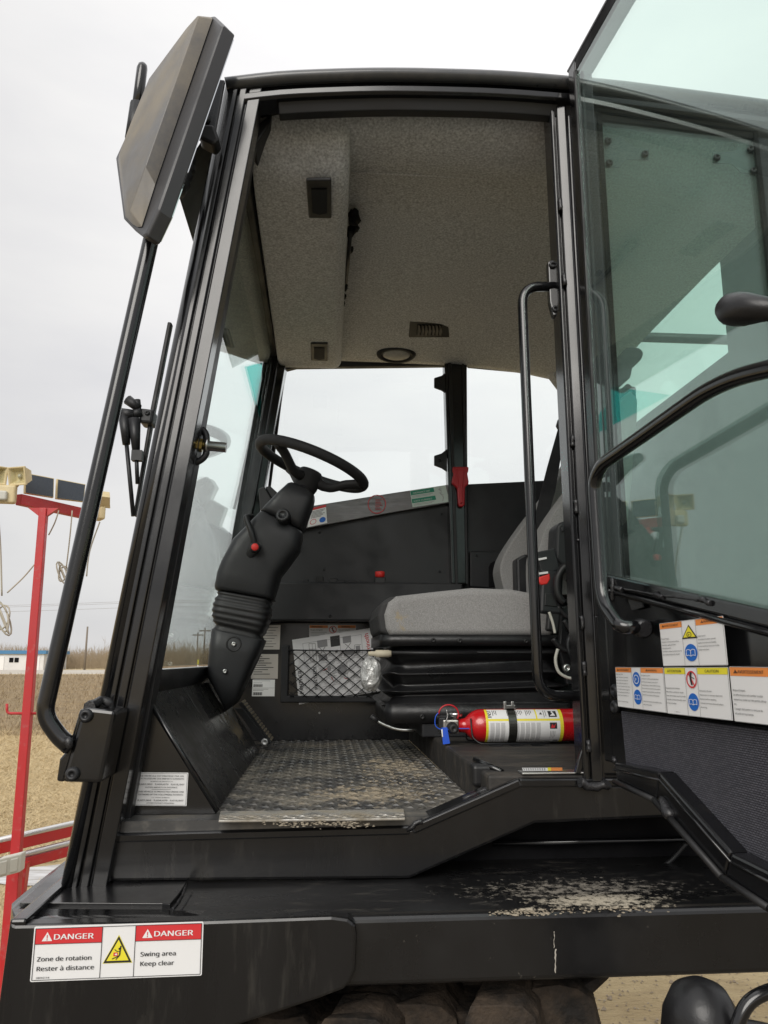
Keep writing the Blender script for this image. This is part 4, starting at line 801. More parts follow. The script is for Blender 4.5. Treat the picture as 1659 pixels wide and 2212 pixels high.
decal('barcode_label', plane_map([aty(x, y, 2.893) for x, y in ((546, 1468), (594, 1468), (593, 1504), (544, 1504))], 140, 100), 140, 100, [('l', [(2, 50), (138, 50)], 1, prn), ('r', 6, 6, 110, 9, pgrey), ('r', 6, 18, 60, 21, pgrey), ('r', 6, 56, 100, 59, pgrey), ('r', 6, 64, 70, 67, pgrey)] + [('r', 6 + k * 3.2, 28, 7.6 + k * 3.2 + (k % 3) * .5, 44, prn) for k in range(18)] + [('r', 6 + k * 3.2, 76, 7.6 + k * 3.2 + (k % 4) * .4, 94, prn) for k in range(18)], VH)
decal('round_film_label', plane_map([aty(x, y, 2.903) for x, y in ((793, 1067), (836, 1068), (834, 1111), (793, 1111))], 100, 100), 100, 100, [('c', 50, 50, 47, sred, 43), *[('r', 42, 26 + 7 * k, 80 - (k * 13 % 17), 28 + 7 * k, sred) for k in range(8)]], VH, base=None)
decal('caution_sticker', plane_map([aty(x, y, 2.903) for x, y in ((672, 1098), (704, 1090), (707, 1130), (664, 1139))], 100, 120), 100, 120, [('r', 0, 0, 100, 16, sred), ('c', 76, 92, 17, blue), ('c', 26, 92, 17, sred, 14)] + lines(10, 92, 24, 6, 8, prn, 3), VH)
decal('emergency_exit_sticker', plane_map([aty(x, y, 2.902) for x, y in ((885, 1060), (962, 1048), (971, 1084), (891, 1096))], 230, 105), 230, 105, [('r', 3, 4, 152, 30, green), ('r', 3, 54, 152, 80, green), ('t', 'EMERGENCY EXIT', 16, 24, 17, lgreen, .015), ('t', "SORTIE D'URGENCE", 12, 74, 16, lgreen, .015), ('l', [(180, 20), (195, 30), (188, 50), (200, 70), (190, 95)], 3, pgrey), ('c', 192, 18, 7, pgrey, 5), ('l', [(178, 40), (205, 60)], 2, pgrey)] + lines(10, 140, 36, 2, 7, pgrey, 2) + lines(10, 140, 86, 2, 7, pgrey, 2), VH, base=lgreen)
# red window release handle on the far post
b = MB(); b.prism(poly_y([(978, 1008), (1013, 1008), (1012, 1018), (1010, 1022), (1013, 1040), (1012, 1046), (1005, 1052), (1004, 1090), (1000, 1095), (992, 1094), (990, 1088), (988, 1054), (977, 1044), (977, 1036), (981, 1022), (978, 1017)], 2.858), (0, .018, 0)); rh = part(b, 'release_handle', redpl, .005, seg=3)
b = MB(); b.prism(poly_y([(988, 1014), (1003, 1014), (1000, 1050), (1000, 1085), (994, 1088), (992, 1050)], 2.850), (0, .01, 0)); b.build('handle_lever', redpl, rh, .003)
for x, y in ((690, 1150), (955, 1110), (700, 1230), (950, 1235)): bolt(aty(x, y, 2.929), (0, -1, 0), .005, VH, satin, 'panel_screw')
for x, y in ((596, 1560), (690, 1540), (600, 1590), (760, 1590)): bolt(aty(x, y, 2.894), (0, -1, 0), .004, VH, steel if x == 690 else satin, 'panel_screw')
for x, y in ((575, 420), (590, 560), (560, 300)): bolt(aty(x - 30, y + 40, 1.9) if 0 else V((XW(2.94) + .088, 1.75 + (y - 300) * .004, 2.935)), (1, 0, -1), .008, VH, satin, 'trim_screw')
# ------------------------------------------------------------------ steering column
YC = 2.40
def colsec(x0, y0, x1, y1, hy, r=.35):                        # cross-section across the column between two silhouette points
    a, c = aty(x0, y0, YC), aty(x1, y1, YC); w = c - a; ce = (a + c) / 2; o = []
    n = 36; h = w.length / 2; w = w.normalized(); e = .36
    for k in range(n):
        t = 2 * math.pi * k / n; ct, stt = math.cos(t), math.sin(t)
        o.append(ce + w * (h * math.copysign(abs(ct) ** e, ct)) + Y_ * (hy * math.copysign(abs(stt) ** e, stt)))
    return o
b = MB(); b.loft([colsec(490, 1535, 514, 1516, .06), colsec(480, 1510, 521, 1500, .08), colsec(452, 1458, 538, 1465, .085), colsec(457, 1400, 560, 1418, .088), colsec(462, 1362, 573, 1386, .088), colsec(462, 1359, 573, 1383, .084)]); clm = part(b, 'steering_column', plast)
b = MB(); rg = [(464, 1372, 571, 1394, .086), (463, 1358, 571, 1381, .088)]
L_ = [(462, 1340), (467, 1274)]; R_ = [(574, 1368), (594, 1296)]
nf = 6
for k in range(nf * 2 + 1):
    t = k / (nf * 2); x0 = 466 + 4 * t; y0 = 1350 - 74 * t; x1 = 570 + 22 * t; y1 = 1374 - 78 * t; bul = 9 * math.sin(math.pi * min(1, t * 1.15 + .05)) ** .6 if 0 < t < 1 else 0
    d = bul if k % 2 else bul - 9
    rg.append((x0 - d, y0, x1 + d * .8, y1, .088 + d * .0011))
b.loft([colsec(*r) for r in rg]); b.build('column_boot', rubber, clm, sub=1)
up = [(469, 1276, 594, 1298, .086), (468, 1268, 593, 1291, .09), (474, 1238, 600, 1268, .092), (482, 1218, 607, 1245, .093), (507, 1170, 628, 1218, .094), (537, 1140, 648, 1190, .092), (563, 1113, 654, 1162, .088), (566, 1111, 654, 1156, .082)]
b = MB(); b.loft([colsec(*r) for r in up]); b.build('column_shroud', plast, clm)
hd = [(565, 1109, 653, 1152, .078), (571, 1102, 659, 1140, .084), (600, 1072, 677, 1092, .080), (622, 1051, 680, 1078, .07), (628, 1048, 668, 1062, .055)]
b = MB(); b.loft([colsec(*r) for r in hd]); b.build('column_head', plast, clm)
def onc(x, y, Y): return aty(x, y, Y)
# ignition knob, tilt lever with red button, screws, small display
k0 = onc(615, 1122, YC - .082); b = MB(); b.lathe(k0, V((-.15, -1, .25)), [(-.02, .020), (.012, .019), (.016, .022), (.03, .022), (.036, .02), (.037, .012), (.034, .011), (.034, 0)], 18); b.build('ignition_knob', satin, clm)
k1 = onc(552, 1181, YC - .093); k2 = onc(531, 1213, YC - .088); b = MB(); d = (k2 - k1)
b.loft([[k1 + V((.019 * math.cos(a), -.016, .019 * math.sin(a))) * 1 + d * t * 1.0 * (1) + V((0, .03 * t, 0)) - V((.010 * t * math.cos(a), 0, .010 * t * math.sin(a))) for a in [2 * math.pi * q / 14 for q in range(14)]] for t in (0, .5, 1, 1.3)]); b.build('lever_boss', plast, clm)
b = MB(); b.tube(crv([onc(551, 1180, YC - .115), onc(543, 1150, YC - .12), onc(533, 1122, YC - .115), onc(534, 1116, YC - .11), onc(546, 1115, YC - .09)], 5), [.0095, .0095, .009, .009, .009, .009, .009, .009, .009, .009, .009, .009, .009, .009, .009, .008, .008, .008, .007, .007, .006], 10); lv = b.build('tilt_lever', satin, clm)
b = MB(); b.lathe(onc(551, 1182, YC - .118), (0, -1, 0), [(-.01, .017), (.004, .016), (.006, .012), (.006, 0)], 16); b.build('lever_collar', satin, clm)
b = MB(); b.lathe(onc(551, 1182, YC - .123), (0, -1, 0), [(0, .011), (.004, .011), (.006, .008), (.0065, 0)], 16); b.build('lever_button', bred, clm)
for x, y in ((505, 1391), (486, 1450)): bolt(onc(x, y, YC - .090), (0, -1, 0), .007, clm, steel, 'screw')
b = MB(); b.lathe(onc(505, 1391, YC - .087), (0, -1, 0), [(-.01, .012), (.001, .018), (.003, .021), (.0, .024)], 18); b.build('screw_recess', rubber, clm)
b = MB(); b.prism([onc(x, y, 2.44) for x, y in ((558, 1055), (571, 1050), (592, 1085), (592, 1120), (574, 1128), (562, 1100))], (0, .09, 0)); b.build('display_housing', satin, clm, .004)
b = MB(); b.prism([onc(x, y, 2.45) for x, y in ((573, 1052), (583, 1049), (606, 1070), (592, 1086))], (0, .08, 0)); b.build('display_hood', plast, clm, .003)
# wheel
cw = onc(674, 1004, YC); dr = (onc(793, 1052, YC) - onc(555, 960, YC)); Rw = dr.length / 2 - .012; dr.normalize(); nw = dr.cross(V((0, 1, 0))); nw = nw if nw.z > 0 else -nw
b = MB(); N = 56; rings = []
for k in range(N + 1):
    a = 2 * math.pi * k / N; e = dr * math.cos(a) + Y_ * math.sin(a); rings.append([cw + e * (Rw + .017 * math.cos(q)) + nw * (.017 * math.sin(q)) for q in [2 * math.pi * j / 12 for j in range(12)]])
b.loft(rings, caps=False); swh = b.build('steering_wheel', grain, clm)
hubc = onc(668, 1030, YC); b = MB(); b.lathe(hubc + nw * -.035, nw, [(-.02, .034), (0, .04), (.035, .042), (.05, .04), (.056, .034), (.058, 0)], 24); b.build('wheel_hub', grain, clm)
for a in (math.radians(-128), math.radians(-5), math.radians(118)):
    e = dr * math.cos(a) + Y_ * math.sin(a); p0 = hubc + e * .03 + nw * -.01; p3 = cw + e * (Rw - .004); b = MB(); b.tube(crv([p0, hubc + e * .075 - nw * .012, cw + e * (Rw - .05) - nw * .022, p3 - nw * .006], 5), [.017] * 4 + [.015] * 8 + [.016] * 4, 10); b.build('wheel_spoke', grain, clm)
# ------------------------------------------------------------------ seat
YN, YFs = 2.23, 2.68; YM = (YN + YFs) / 2
cp = [(833, 1366), (829, 1328), (838, 1300), (857, 1287), (934, 1278), (1021, 1269), (1106, 1272), (1170, 1284), (1200, 1300), (1200, 1374), (846, 1374)]
b = MB(); b.prism([aty(x, y, YN) for x, y in cp], (0, YFs - YN, 0)); seat = part(b, 'seat_cushion', fabric, .042, seg=6)
b = MB(); b.prism([aty(x, y, YN + .012) for x, y in ((838, 1372), (820, 1366), (815, 1330), (822, 1302), (842, 1290), (880, 1284), (880, 1372))], (0, YFs - YN - .03, 0)); b.build('cushion_nose', mat('dark_seat_fabric', (0.035, 0.035, 0.036), .95, bump=(500, .5, .001)), seat, .012, seg=3)
xA, xB = aty(822, 1450, YN).x, aty(1236, 1450, YN).x; zT = aty(900, 1374, YN).z; zB = aty(900, 1528, YN).z
b = MB(); rgs = []; nf = 4; steps = nf * 8
for i in range(steps + 1):
    t = i / steps; z = zT + (zB - zT) * t; ph = t * nf; f = abs((ph % 1) - .5) * 2; d = .036 * (f ** 1.4) - .036
    if t < .06 or t > .95: d = .0
    ring = []
    for p in rr_ring((xA + xB) / 2, YM, (xB - xA) / 2 + d, (YFs - YN) / 2 + d, .05, z, 14):
        s = .016 * noise.noise((p.x * 6, p.y * 5, t * 4)) + .006 * noise.noise((p.x * 22, p.y * 20, t * 9)); ring.append(p + V((0, 0, s * 1.5)) + V((p.x - (xA + xB) / 2, p.y - YM, 0)).normalized() * s)
    rgs.append(ring)
# straight sections need more vertices
def densify(r, m=3):
    o = []
    for i in range(len(r)):
        a, c = r[i], r[(i + 1) % len(r)]; L = (c - a).length; q = max(1, int(L / .03))
        o.append((a, c))
    return o
b.loft(rgs); b.build('suspension_boot', vinyl, seat, sub=1)
b = MB(); b.loft([rr_ring((xA + xB) / 2, YM, (xB - xA) / 2 + .002, (YFs - YN) / 2 + .004, .04, z, 6) for z in (zT + .004, zT - .028)], s=True); b.build('boot_skirt', vinyl, seat)
for x, y in ((936, 1383), (993, 1384), (1136, 1385)): bolt(aty(x, y, YN - .004), (0, -1, 0), .007, seat, rubber, 'snap_rivet')
zF = aty(900, 1563, YN).z
b = MB(); b.loft([rr_ring((xA + xB) / 2 + .01, YM, (xB - xA) / 2 - .004, (YFs - YN) / 2 - .004, .03, z, 6) for z in (zB + .01, zF)], s=True); b.build('boot_base', vinyl, seat)
bolt(aty(912, 1548, YN - .001), (0, -1, 0), .008, seat, rubber, 'snap_rivet')
b = MB(); b.bb((xA + .12, YN + .01, BOX), (xB, YFs, zF)); b.build('seat_base', satin, seat, .004)
b = MB(); b.tube(fillet([aty(802, 1548, YN - .02), aty(822, 1562, YN - .02), aty(858, 1577, YN - .02), aty(900, 1577, YN - .02)], .03), .004, 8); b.build('slide_bar', steel, seat)
b = MB(); b.tube([aty(801, 1547, YN - .02), aty(816, 1558, YN - .02)], .008, 8); b.build('bar_grip', rubber, seat)
b = MB(); b.tube([aty(838, 1410, YN - .03), aty(1030, 1412, YN - .03)], .0055, 8); lr = b.build('height_lever', rubber, seat)
b = MB(); b.lathe(aty(795, 1412, YN - .03), X, [(0, .004), (.002, .0065), (.02, .007), (.022, .0105), (.06, .0105), (.061, .009), (.066, .009), (.066, 0)], 14); b.build('lever_grip', beige, seat)
b = MB(); c = aty(801, 1457, YN - .01); rings = []
for i in range(13):
    t = math.pi * (.03 + .94 * i / 12); ring = []
    for k in range(22):
        f = 2 * math.pi * k / 22; q = V((math.sin(t) * math.cos(f), math.sin(t) * math.sin(f), math.cos(t))); j = 1 + .12 * noise.noise(q * 4.2) + .06 * noise.noise(q * 11)
        ring.append(c + V((q.x * .031, q.y * .035, math.copysign(abs(q.z) ** .8, q.z) * .047)) * j)
    rings.append(ring)
b.loft(rings[::-1], s=False); b.build('wrapped_knob', wrap, seat, label='control knob still wrapped in crumpled clear plastic')
# backrest
def bol(pts, y0, y1, name, m=fabric, bev=.03, par=seat): b = MB(); b.prism(crv([aty(x, y, y0) for x, y in pts], 3), (0, y1 - y0, 0)); return b.build(name, m, par, bev, 4)
bol([(1092, 1285), (1083, 1250), (1081, 1223), (1094, 1188), (1135, 1127), (1175, 1076), (1215, 1020), (1260, 940), (1320, 850), (1358, 838), (1368, 860), (1330, 960), (1250, 1285)], 2.56, 2.68, 'backrest_bolster')
bol([(1160, 1285), (1158, 1210), (1166, 1180), (1184, 1129), (1233, 1057), (1290, 985), (1335, 880), (1356, 848), (1368, 852), (1376, 905), (1340, 1285)], 2.24, 2.36, 'backrest_bolster')
bol([(1190, 1285), (1180, 1220), (1200, 1150), (1250, 1060), (1300, 960), (1345, 840), (1366, 835), (1374, 880), (1340, 1285)], 2.33, 2.58, 'backrest_centre', MATS['dark_seat_fabric'])
bol([(1345, 762), (1355, 750), (1380, 751), (1390, 762), (1384, 778), (1368, 790), (1362, 815), (1345, 822)], 2.36, 2.52, 'headrest', MATS['dark_seat_fabric'], .012)
b = MB(); b.prism(poly_y([(1116, 1207), (1134, 1196), (1150, 1200), (1150, 1290), (1118, 1290)], 2.50), (0, .08, 0)); b.build('far_buckle_housing', plast, seat, .008)
# armrest box, buckles, cables between the seat and the pillar
b = MB(); b.prism(poly_y([(1203, 1136), (1211, 1128), (1240, 1120), (1262, 1120), (1268, 1240), (1215, 1222), (1200, 1208)], 2.14), (0, .09, 0)); b.build('armrest_housing', plast, seat, .008, 3)
b = MB(); b.prism(poly_y([(1212, 1140), (1236, 1128), (1238, 1137), (1214, 1150)], 2.135), (0, .01, 0)); b.build('armrest_hinge', satin, seat, .003)
def tilt(c, hw, hh, a, Y, d, name, m, bev=.003):
    p = aty(c[0], c[1], Y); r = math.radians(a); e = V((math.cos(r), 0, -math.sin(r))); f = V((math.sin(r), 0, math.cos(r))); b = MB(); b.box(p, (hw, d, hh), 0, (e, Y_, f)); return b.build(name, m, seat, bev)
tilt((1182, 1213), .028, .032, -12, 2.13, .012, 'buckle_cover', satin); tilt((1172, 1207), .012, .003, -12, 2.115, .002, 'buckle_slot', white, .0005)
tilt((1189, 1280), .032, .062, 5, 2.13, .016, 'seat_buckle', satin, .008); q = tilt((1174, 1238), .013, .003, -8, 2.112, .003, 'buckle_slot', white, .0005)
b = MB(); b.prism(poly_y([(1164, 1247), (1188, 1238), (1189, 1251), (1183, 1262), (1170, 1264), (1164, 1258)], 2.112), (0, .012, 0)); b.build('buckle_button', bred, seat, .004, 3)
tilt((1190, 1296), .018, .018, 5, 2.113, .002, 'buckle_label', rubber)
tilt((1195, 1330), .018, .045, 8, 2.13, .012, 'buckle_stalk', rubber, .006)
b = MB(); b.tube(crv([aty(x, y, 2.10) for x, y in ((1228, 1222), (1216, 1228), (1204, 1252), (1206, 1285), (1218, 1302))], 6), .011, 8); b.build('corrugated_conduit', rubber, seat)
b = MB()
for pts in (((1205, 1310), (1222, 1330), (1240, 1335)), ((1218, 1340), (1235, 1362), (1250, 1352)), ((1195, 1380), (1214, 1402), (1235, 1408), (1250, 1412)), ((1225, 1250), (1240, 1270), (1238, 1300))): b.tube(crv([aty(x, y, 2.12) for x, y in pts], 5), .008, 7)
b.build('wiring', rubber, seat)
b = MB(); b.tube(crv([aty(x, y, 2.09) for x, y in ((1186, 1322), (1194, 1345), (1199, 1368))], 5), .004, 7); b.tube(crv([aty(x, y, 2.09) for x, y in ((1205, 1402), (1200, 1425), (1206, 1450), (1222, 1462), (1238, 1466))], 5), .0045, 7); b.build('pale_cable', outlet, seat)
b = MB(); b.prism(poly_y([(1215, 1310), (1262, 1300), (1268, 1480), (1225, 1480), (1208, 1400)], 2.16), (0, .02, 0)); b.build('seat_side_plate', satin, seat, .004)
b = MB(); b.lathe(aty(1238, 1298, 2.15), (0, -1, 0), [(0, .02), (.012, .018), (.02, .014), (.02, 0)], 14); b.build('recline_knob', rubber, seat)
bolt(aty(1231, 1355, 2.158), (0, -1, 0), .013, seat, steel); bolt(aty(1224, 1443, 2.10), (0, -1, 0), .012, seat, steel)
b = MB(); c = aty(1262, 1395, 2.12); b.lathe(c, (0, -1, 0), [(0, .055), (.012, .055), (.016, .048), (.004, .044), (.004, 0)], 28); b.build('height_dial', satin, seat)
b = MB(); b.prism(poly_y([(1233, 1463), (1240, 1468), (1248, 1490), (1241, 1486)], 2.08), (0, .002, 0)); b.build('care_tag', white, seat)
# seat belt from its guide
b = MB(); p0 = [aty(x, y, 2.46) for x, y in ((1208, 918), (1225, 905), (1200, 1060), (1180, 1130), (1166, 1198), (1140, 1198), (1152, 1130), (1182, 1010))]
b.prism([p0[0], p0[1], p0[2], p0[3], p0[4], p0[5], p0[6], p0[7]], (0, .004, 0)); sb = part(b, 'seat_belt', mat('belt_webbing', (0.012, 0.012, 0.014), .7, bump=(700, .4, .0006)))
b = MB(); b.prism(poly_y([(1203, 918), (1207, 905), (1222, 888), (1232, 885), (1234, 925), (1220, 930), (1209, 928)], 2.45), (0, .02, 0)); b.build('belt_guide', satin, sb, .004); bolt(aty(1212, 916, 2.449), (0, -1, 0), .008, sb, steel)
b = MB(); b.prism([aty(x, y, 2.60) for x, y in ((1175, 716), (1190, 700), (1215, 692), (1250, 692), (1250, 726), (1200, 726), (1182, 722))], (0, .06, 0)); part(b, 'belt_reel_cover', plast, .008, seg=3)
# ------------------------------------------------------------------ fire extinguisher
YE = 2.05; ea, eb_ = aty(1010, 1559, YE), aty(1300, 1559, YE); re = (aty(1100, 1523, YE).z - aty(1100, 1596, YE).z) / 2 * .97; ez = BOX + re + .006
o_ = V((ea.x, YE, ez)); ex = thing('fire_extinguisher', 'red fire extinguisher with a blue tag lying strapped beside the seat', 'fire extinguisher', (ea.x + .15, YE, BOX))
Lx = eb_.x - ea.x
b = MB(); b.lathe(o_, X, [(-.026, .017), (-.012, .018), (-.006, .020), (.004, .030), (.014, re * .86), (.024, re * .96), (.036, re), (Lx - .03, re), (Lx - .012, re * .94), (Lx, re * .7), (Lx, 0)], 40); b.build('cylinder', redp, ex)
u0, u1 = aty(1043, 1559, YE).x, aty(1207, 1559, YE).x
def cyl(x, y, l): a = math.radians(148 - y / 200 * 150); rr = re + .0006 + l * .0003; return V((u0 + (u1 - u0) * x / 320, YE - math.sin(a) * rr * 1.0, ez + math.cos(a - math.radians(0)) * rr * 1.0)) if 0 else V((u0 + (u1 - u0) * x / 320, YE - math.cos(math.radians(72 - y * .74)) * rr, ez + math.sin(math.radians(72 - y * .74)) * rr))
it = [('r', 0, 0, 320, 200, yellow, 1), ('r', 10, 2, 208, 62, white, 2), ('r', 214, 2, 306, 62, white, 2), ('r', 10, 72, 306, 196, white, 2), ('t', 'INST', 24, 58, 26, prn, .02, 1, -1.5708)]
for bx, n in ((30, 3), (90, 3), (130, 4), (168, 4)): it += [('r', bx + 7 * k, 12, bx + 2.5 + 7 * k, 46 - (k * 9) % 14, prn, 3) for k in range(n)]
it += [('p', [(224, 40), (238, 40), (231, 26)], prn, 3), ('r', 262, 18, 296, 54, prn, 3), ('p', [(268, 48), (276, 24), (284, 30), (290, 48)], white, 4), ('c', 279, 24, 4, white, 0, 4), ('r', 242, 14, 244, 56, prn, 3), ('r', 250, 14, 252, 50, prn, 3)]
for bx in (18, 40, 62, 120, 142, 164, 186, 208): it += [('r', bx + 3.4 * k, 80, bx + 1.5 + 3.4 * k, 190 - (bx * 7 + k * 13) % 22, pgrey, 3) for k in range(5)]
it += [('r', 262, 80, 292, 108, prn, 3), ('p', [(266, 104), (272, 86), (278, 96), (288, 84), (282, 104)], sred, 4)] + [('r', 264 + 6 * k, 118, 266 + 6 * k, 160 - (k * 11) % 20, pgrey, 3) for k in range(4)] + [('r', 280, 170, 300, 190, pgrey, 3)]
decal('instruction_label', cyl, 320, 200, it, ex, base=None, sub=14)
r0 = aty(1240, 1559, YE).x; decal('back_label', lambda x, y, l: V((r0 + x * .001, YE - math.cos(math.radians(80 - y * .5)) * (re + .0006 + l * .0003), ez + math.sin(math.radians(80 - y * .5)) * (re + .0006 + l * .0003))), 60, 40, [], ex, sub=4)
sx = aty(1100, 1559, YE).x
b = MB(); b.loft([[V((sx + dx, YE - math.cos(a) * (re + h), ez + math.sin(a) * (re + h))) for dx, h in ((-.011, .0008), (.011, .0008), (.011, .0022), (-.011, .0022))] for a in [math.radians(-80 + 10 * k) for k in range(20)]], s=False); b.build('steel_strap', mat('dark_steel_band', (0.12, .12, .11), .3, metal=.9), ex)
b = MB(); b.box((sx - .002, YE - .012, ez + re + .006), (.016, .008, .005)); b.box((sx - .014, YE - .014, ez + re + .013), (.004, .006, .007)); b.box((sx + .006, YE - .014, ez + re + .012), (.004, .006, .008)); b.build('strap_buckle', steel, ex, .0015)
vx = aty(972, 1559, YE).x; b = MB(); b.box((vx, YE, ez - .002), (.021, .018, .018)); b.build('valve_body', mat('valve_metal', (.38, .37, .35), .35, metal=.85), ex, .004)
b = MB(); b.lathe((vx + .002, YE - .017, ez - .004), (0, -1, 0), [(0, .015), (.006, .015), (.008, .011), (.022, .010), (.026, .013), (.034, .012), (.034, .005), (.028, 0)], 16); b.build('nozzle', rubber, ex)
b = MB(); b.lathe((vx + .014, YE, ez + .016), (0, 0, 1), [(0, .010), (.006, .010), (.008, .019), (.016, .019), (.018, .016), (.018, 0)], 20); b.build('pressure_gauge', steel, ex)
b = MB(); b.box((vx - .022, YE, ez + .0), (.009, .012, .020)); b.box((vx - .014, YE + .004, ez + .022), (.022, .010, .004)); b.build('squeeze_handle', satin, ex, .002)
b = MB(); b.tube([V((vx - .018 + .026 * math.cos(a) + .012, YE - .018, ez + .030 + .024 * math.sin(a))) for a in [math.radians(-30 + 14 * k) for k in range(16)]], .0022, 6); b.build('pull_ring', redpl, ex)
b = MB(); b.tube(crv([V((vx - .012, YE - .02, ez + .042)), V((vx - .010, YE - .022, ez + .025)), V((vx - .014, YE - .022, ez + .012))], 4), .0016, 6); b.build('safety_pin', steel, ex)
b = MB(); b.tube(crv([aty(x, y, YE - .024) for x, y in ((947, 1540), (941, 1548), (940, 1565), (948, 1574), (962, 1576), (985, 1574), (1024, 1574))], 5), .0014, 6); b.build('seal_tie', bluetag, ex)
tp = [aty(x, y, YE - .03) for x, y in ((954, 1572), (966, 1571), (972, 1606), (957, 1608))]; b = MB(); b.prism(tp, (0, .0012, 0)); b.build('inspection_tag', bluetag, ex); b = MB(); b.prism(poly_y([(953, 1576), (956, 1575), (957, 1592), (955, 1592)], YE - .032), (0, .001, 0)); b.build('tag_clip', white, ex)
wr = MB(); ww = .0022
wr.tube(fillet([V((vx + .05, YE - .03, ez + .02)), V((vx + .052, YE - .035, BOX + .02)), V((vx + .07, YE - .05, BOX + .006)), V((vx + .25, YE - .05, BOX + .006))], .01), ww, 6); wr.tube(fillet([V((vx + .05, YE + .04, ez + .02)), V((vx + .05, YE + .04, BOX + .006)), V((vx + .3, YE + .04, BOX + .006))], .01), ww, 6)
for k in range(3): x = vx + .11 + .055 * k; wr.tube(fillet([V((x - .022, YE - .05, BOX + .006)), V((x - .012, YE - .048, BOX + .002)), V((x + .012, YE - .048, BOX + .002)), V((x + .022, YE - .05, BOX + .006))], .006), ww, 6)
wr.build('wire_cradle', satin, ex)
# ------------------------------------------------------------------ papers in the net
pp = thing('instruction_sheet', 'folded white instruction sheet with machine drawings sticking out of the net pocket', 'paper', aty(740, 1510, 2.875))
cc = [(631, 1382), (803, 1356), (812, 1490), (646, 1522)]
it = [('r', 0, 0, 400, 300, paper, 1), ('l', [(50, 25), (345, 25), (345, 120), (50, 120), (50, 25)], 1.5, pgrey), ('l', [(235, 25), (235, 120)], 1.5, pgrey), ('r', 122, 22, 172, 56, pgrey, 3), ('r', 188, 12, 236, 62, prn, 3), ('r', 250, 22, 292, 54, pgrey, 3), ('r', 122, 90, 165, 118, pgrey, 3), ('r', 250, 88, 300, 116, pgrey, 3), ('l', [(80, 30), (80, 112), (112, 118), (112, 34), (80, 30)], 1.5, prn), ('l', [(80, 56), (112, 60)], 1.2, prn), ('l', [(80, 84), (112, 88)], 1.2, prn), ('l', [(96, 32), (96, 115)], 1.2, prn), ('l', [(130, 56), (160, 90)], 2, prn), ('l', [(160, 56), (130, 90)], 2, prn), ('l', [(258, 56), (290, 88)], 2, prn), ('l', [(290, 56), (258, 88)], 2, prn), ('r', 208, 80, 220, 92, prn, 3), ('r', 312, 76, 334, 108, pgrey, 3), ('l', [(300, 110), (308, 70), (340, 72)], 1.5, prn), ('t', 'Prinoth', 388, 116, 34, sred, .02, 1, -1.5708 - .1)]
it += [('t', 'PANTHER', 30, 255, 30, prn, .012, 1, -1.5708), ('t', 'PANTHER', 105, 248, 30, prn, .012, 1, -1.5708), ('l', [(60, 130), (60, 290)], 1, pgrey), ('l', [(130, 130), (395, 130)], 1, pgrey), ('l', [(130, 240), (395, 240)], 1, pgrey), ('l', [(260, 130), (260, 240)], 1, pgrey), ('l', [(340, 130), (340, 240)], 1, pgrey), ('c', 235, 178, 24, pgrey), ('c', 170, 160, 11, pgrey), ('l', [(140, 165), (160, 160)], 3, sred), ('l', [(176, 200), (188, 224)], 3, sred), ('l', [(240, 215), (258, 225)], 3, sred), ('r', 350, 150, 385, 165, pgrey, 3)]
random.seed(11)
for k in range(46): x, y = random.uniform(135, 385), random.uniform(136, 285); it.append(('l', [(x, y), (x + random.uniform(-22, 22), y + random.uniform(-16, 16)), (x + random.uniform(-22, 22), y + random.uniform(-16, 16))], 1.2, pgrey))
b = MB(); b.prism([aty(x, y, 2.868) for x, y in cc], (0, .002, 0)); b.build('sheet', paper, pp)
decal('printed_face', plane_map([aty(x, y, 2.868) for x, y in cc], 400, 300, .0006), 400, 300, it, pp, base=None)
p2 = thing('booklet', 'second white booklet tucked behind the instruction sheet at the seat end of the net pocket', 'paper', aty(800, 1505, 2.882))
b = MB(); b.prism([aty(x, y, 2.876) for x, y in ((700, 1415), (836, 1408), (838, 1490), (706, 1512))], (0, .004, 0)); b.build('booklet_cover', paper, p2)
# ------------------------------------------------------------------ grab rails
def rail(pts, r, name, brk, fr=.04, label=None):
    b = MB(); b.tube(fillet(pts, fr, 8), r, 16); o = part(b, name, paint, label=label)
    return o
gr = rail([aty(1209, 619, 1.545), aty(1127, 619, 1.53), aty(1163, 1503, 1.53), aty(1256, 1503, 1.545)], .0108, 'inner_grab_rail', None, .05)
b = MB(); b.prism(poly_y([(1184, 564), (1196, 560), (1208, 575), (1216, 682), (1196, 682), (1188, 650)], 1.535), (0, .02, 0)); b.build('rail_bracket', paint, gr, .003); bolt(aty(1193, 573, 1.534), (0, -1, 0), .008, gr); bolt(aty(1199, 668, 1.534), (0, -1, 0), .008, gr)
b = MB(); b.prism(poly_y([(1244, 1450), (1258, 1447), (1264, 1480), (1266, 1590), (1256, 1592), (1246, 1560)], 1.535), (0, .02, 0)); b.build('rail_bracket', paint, gr, .003); bolt(aty(1252, 1458, 1.534), (0, -1, 0), .008, gr); bolt(aty(1258, 1548, 1.534), (0, -1, 0), .008, gr)
weld('weld_bead', [aty(1252, 1490, 1.53), aty(1256, 1503, 1.526), aty(1252, 1516, 1.53)], .005, VH)
YR = 1.39
gl_ = rail([aty(152, 1612, YR), aty(128, 1592, YR), aty(94, 1545, YR), aty(341, 452, YR), aty(388, 262, YR), aty(432, 262, 1.47)], .0150, 'outer_grab_rail', None, .09)
b = MB(); b.prism([aty(x, y, 1.385) for x, y in ((180, 1528), (250, 1536), (218, 1692), (134, 1690))], (0, .09, 0)); bk = b.build('rail_bracket', paint, gl_, .006)
b = MB(); b.prism([aty(x, y, 1.40) for x, y in ((172, 1532), (186, 1530), (138, 1690), (121, 1688), (128, 1640), (146, 1618))], (0, .07, 0)); b.build('bracket_cheek', paint, gl_, .004)
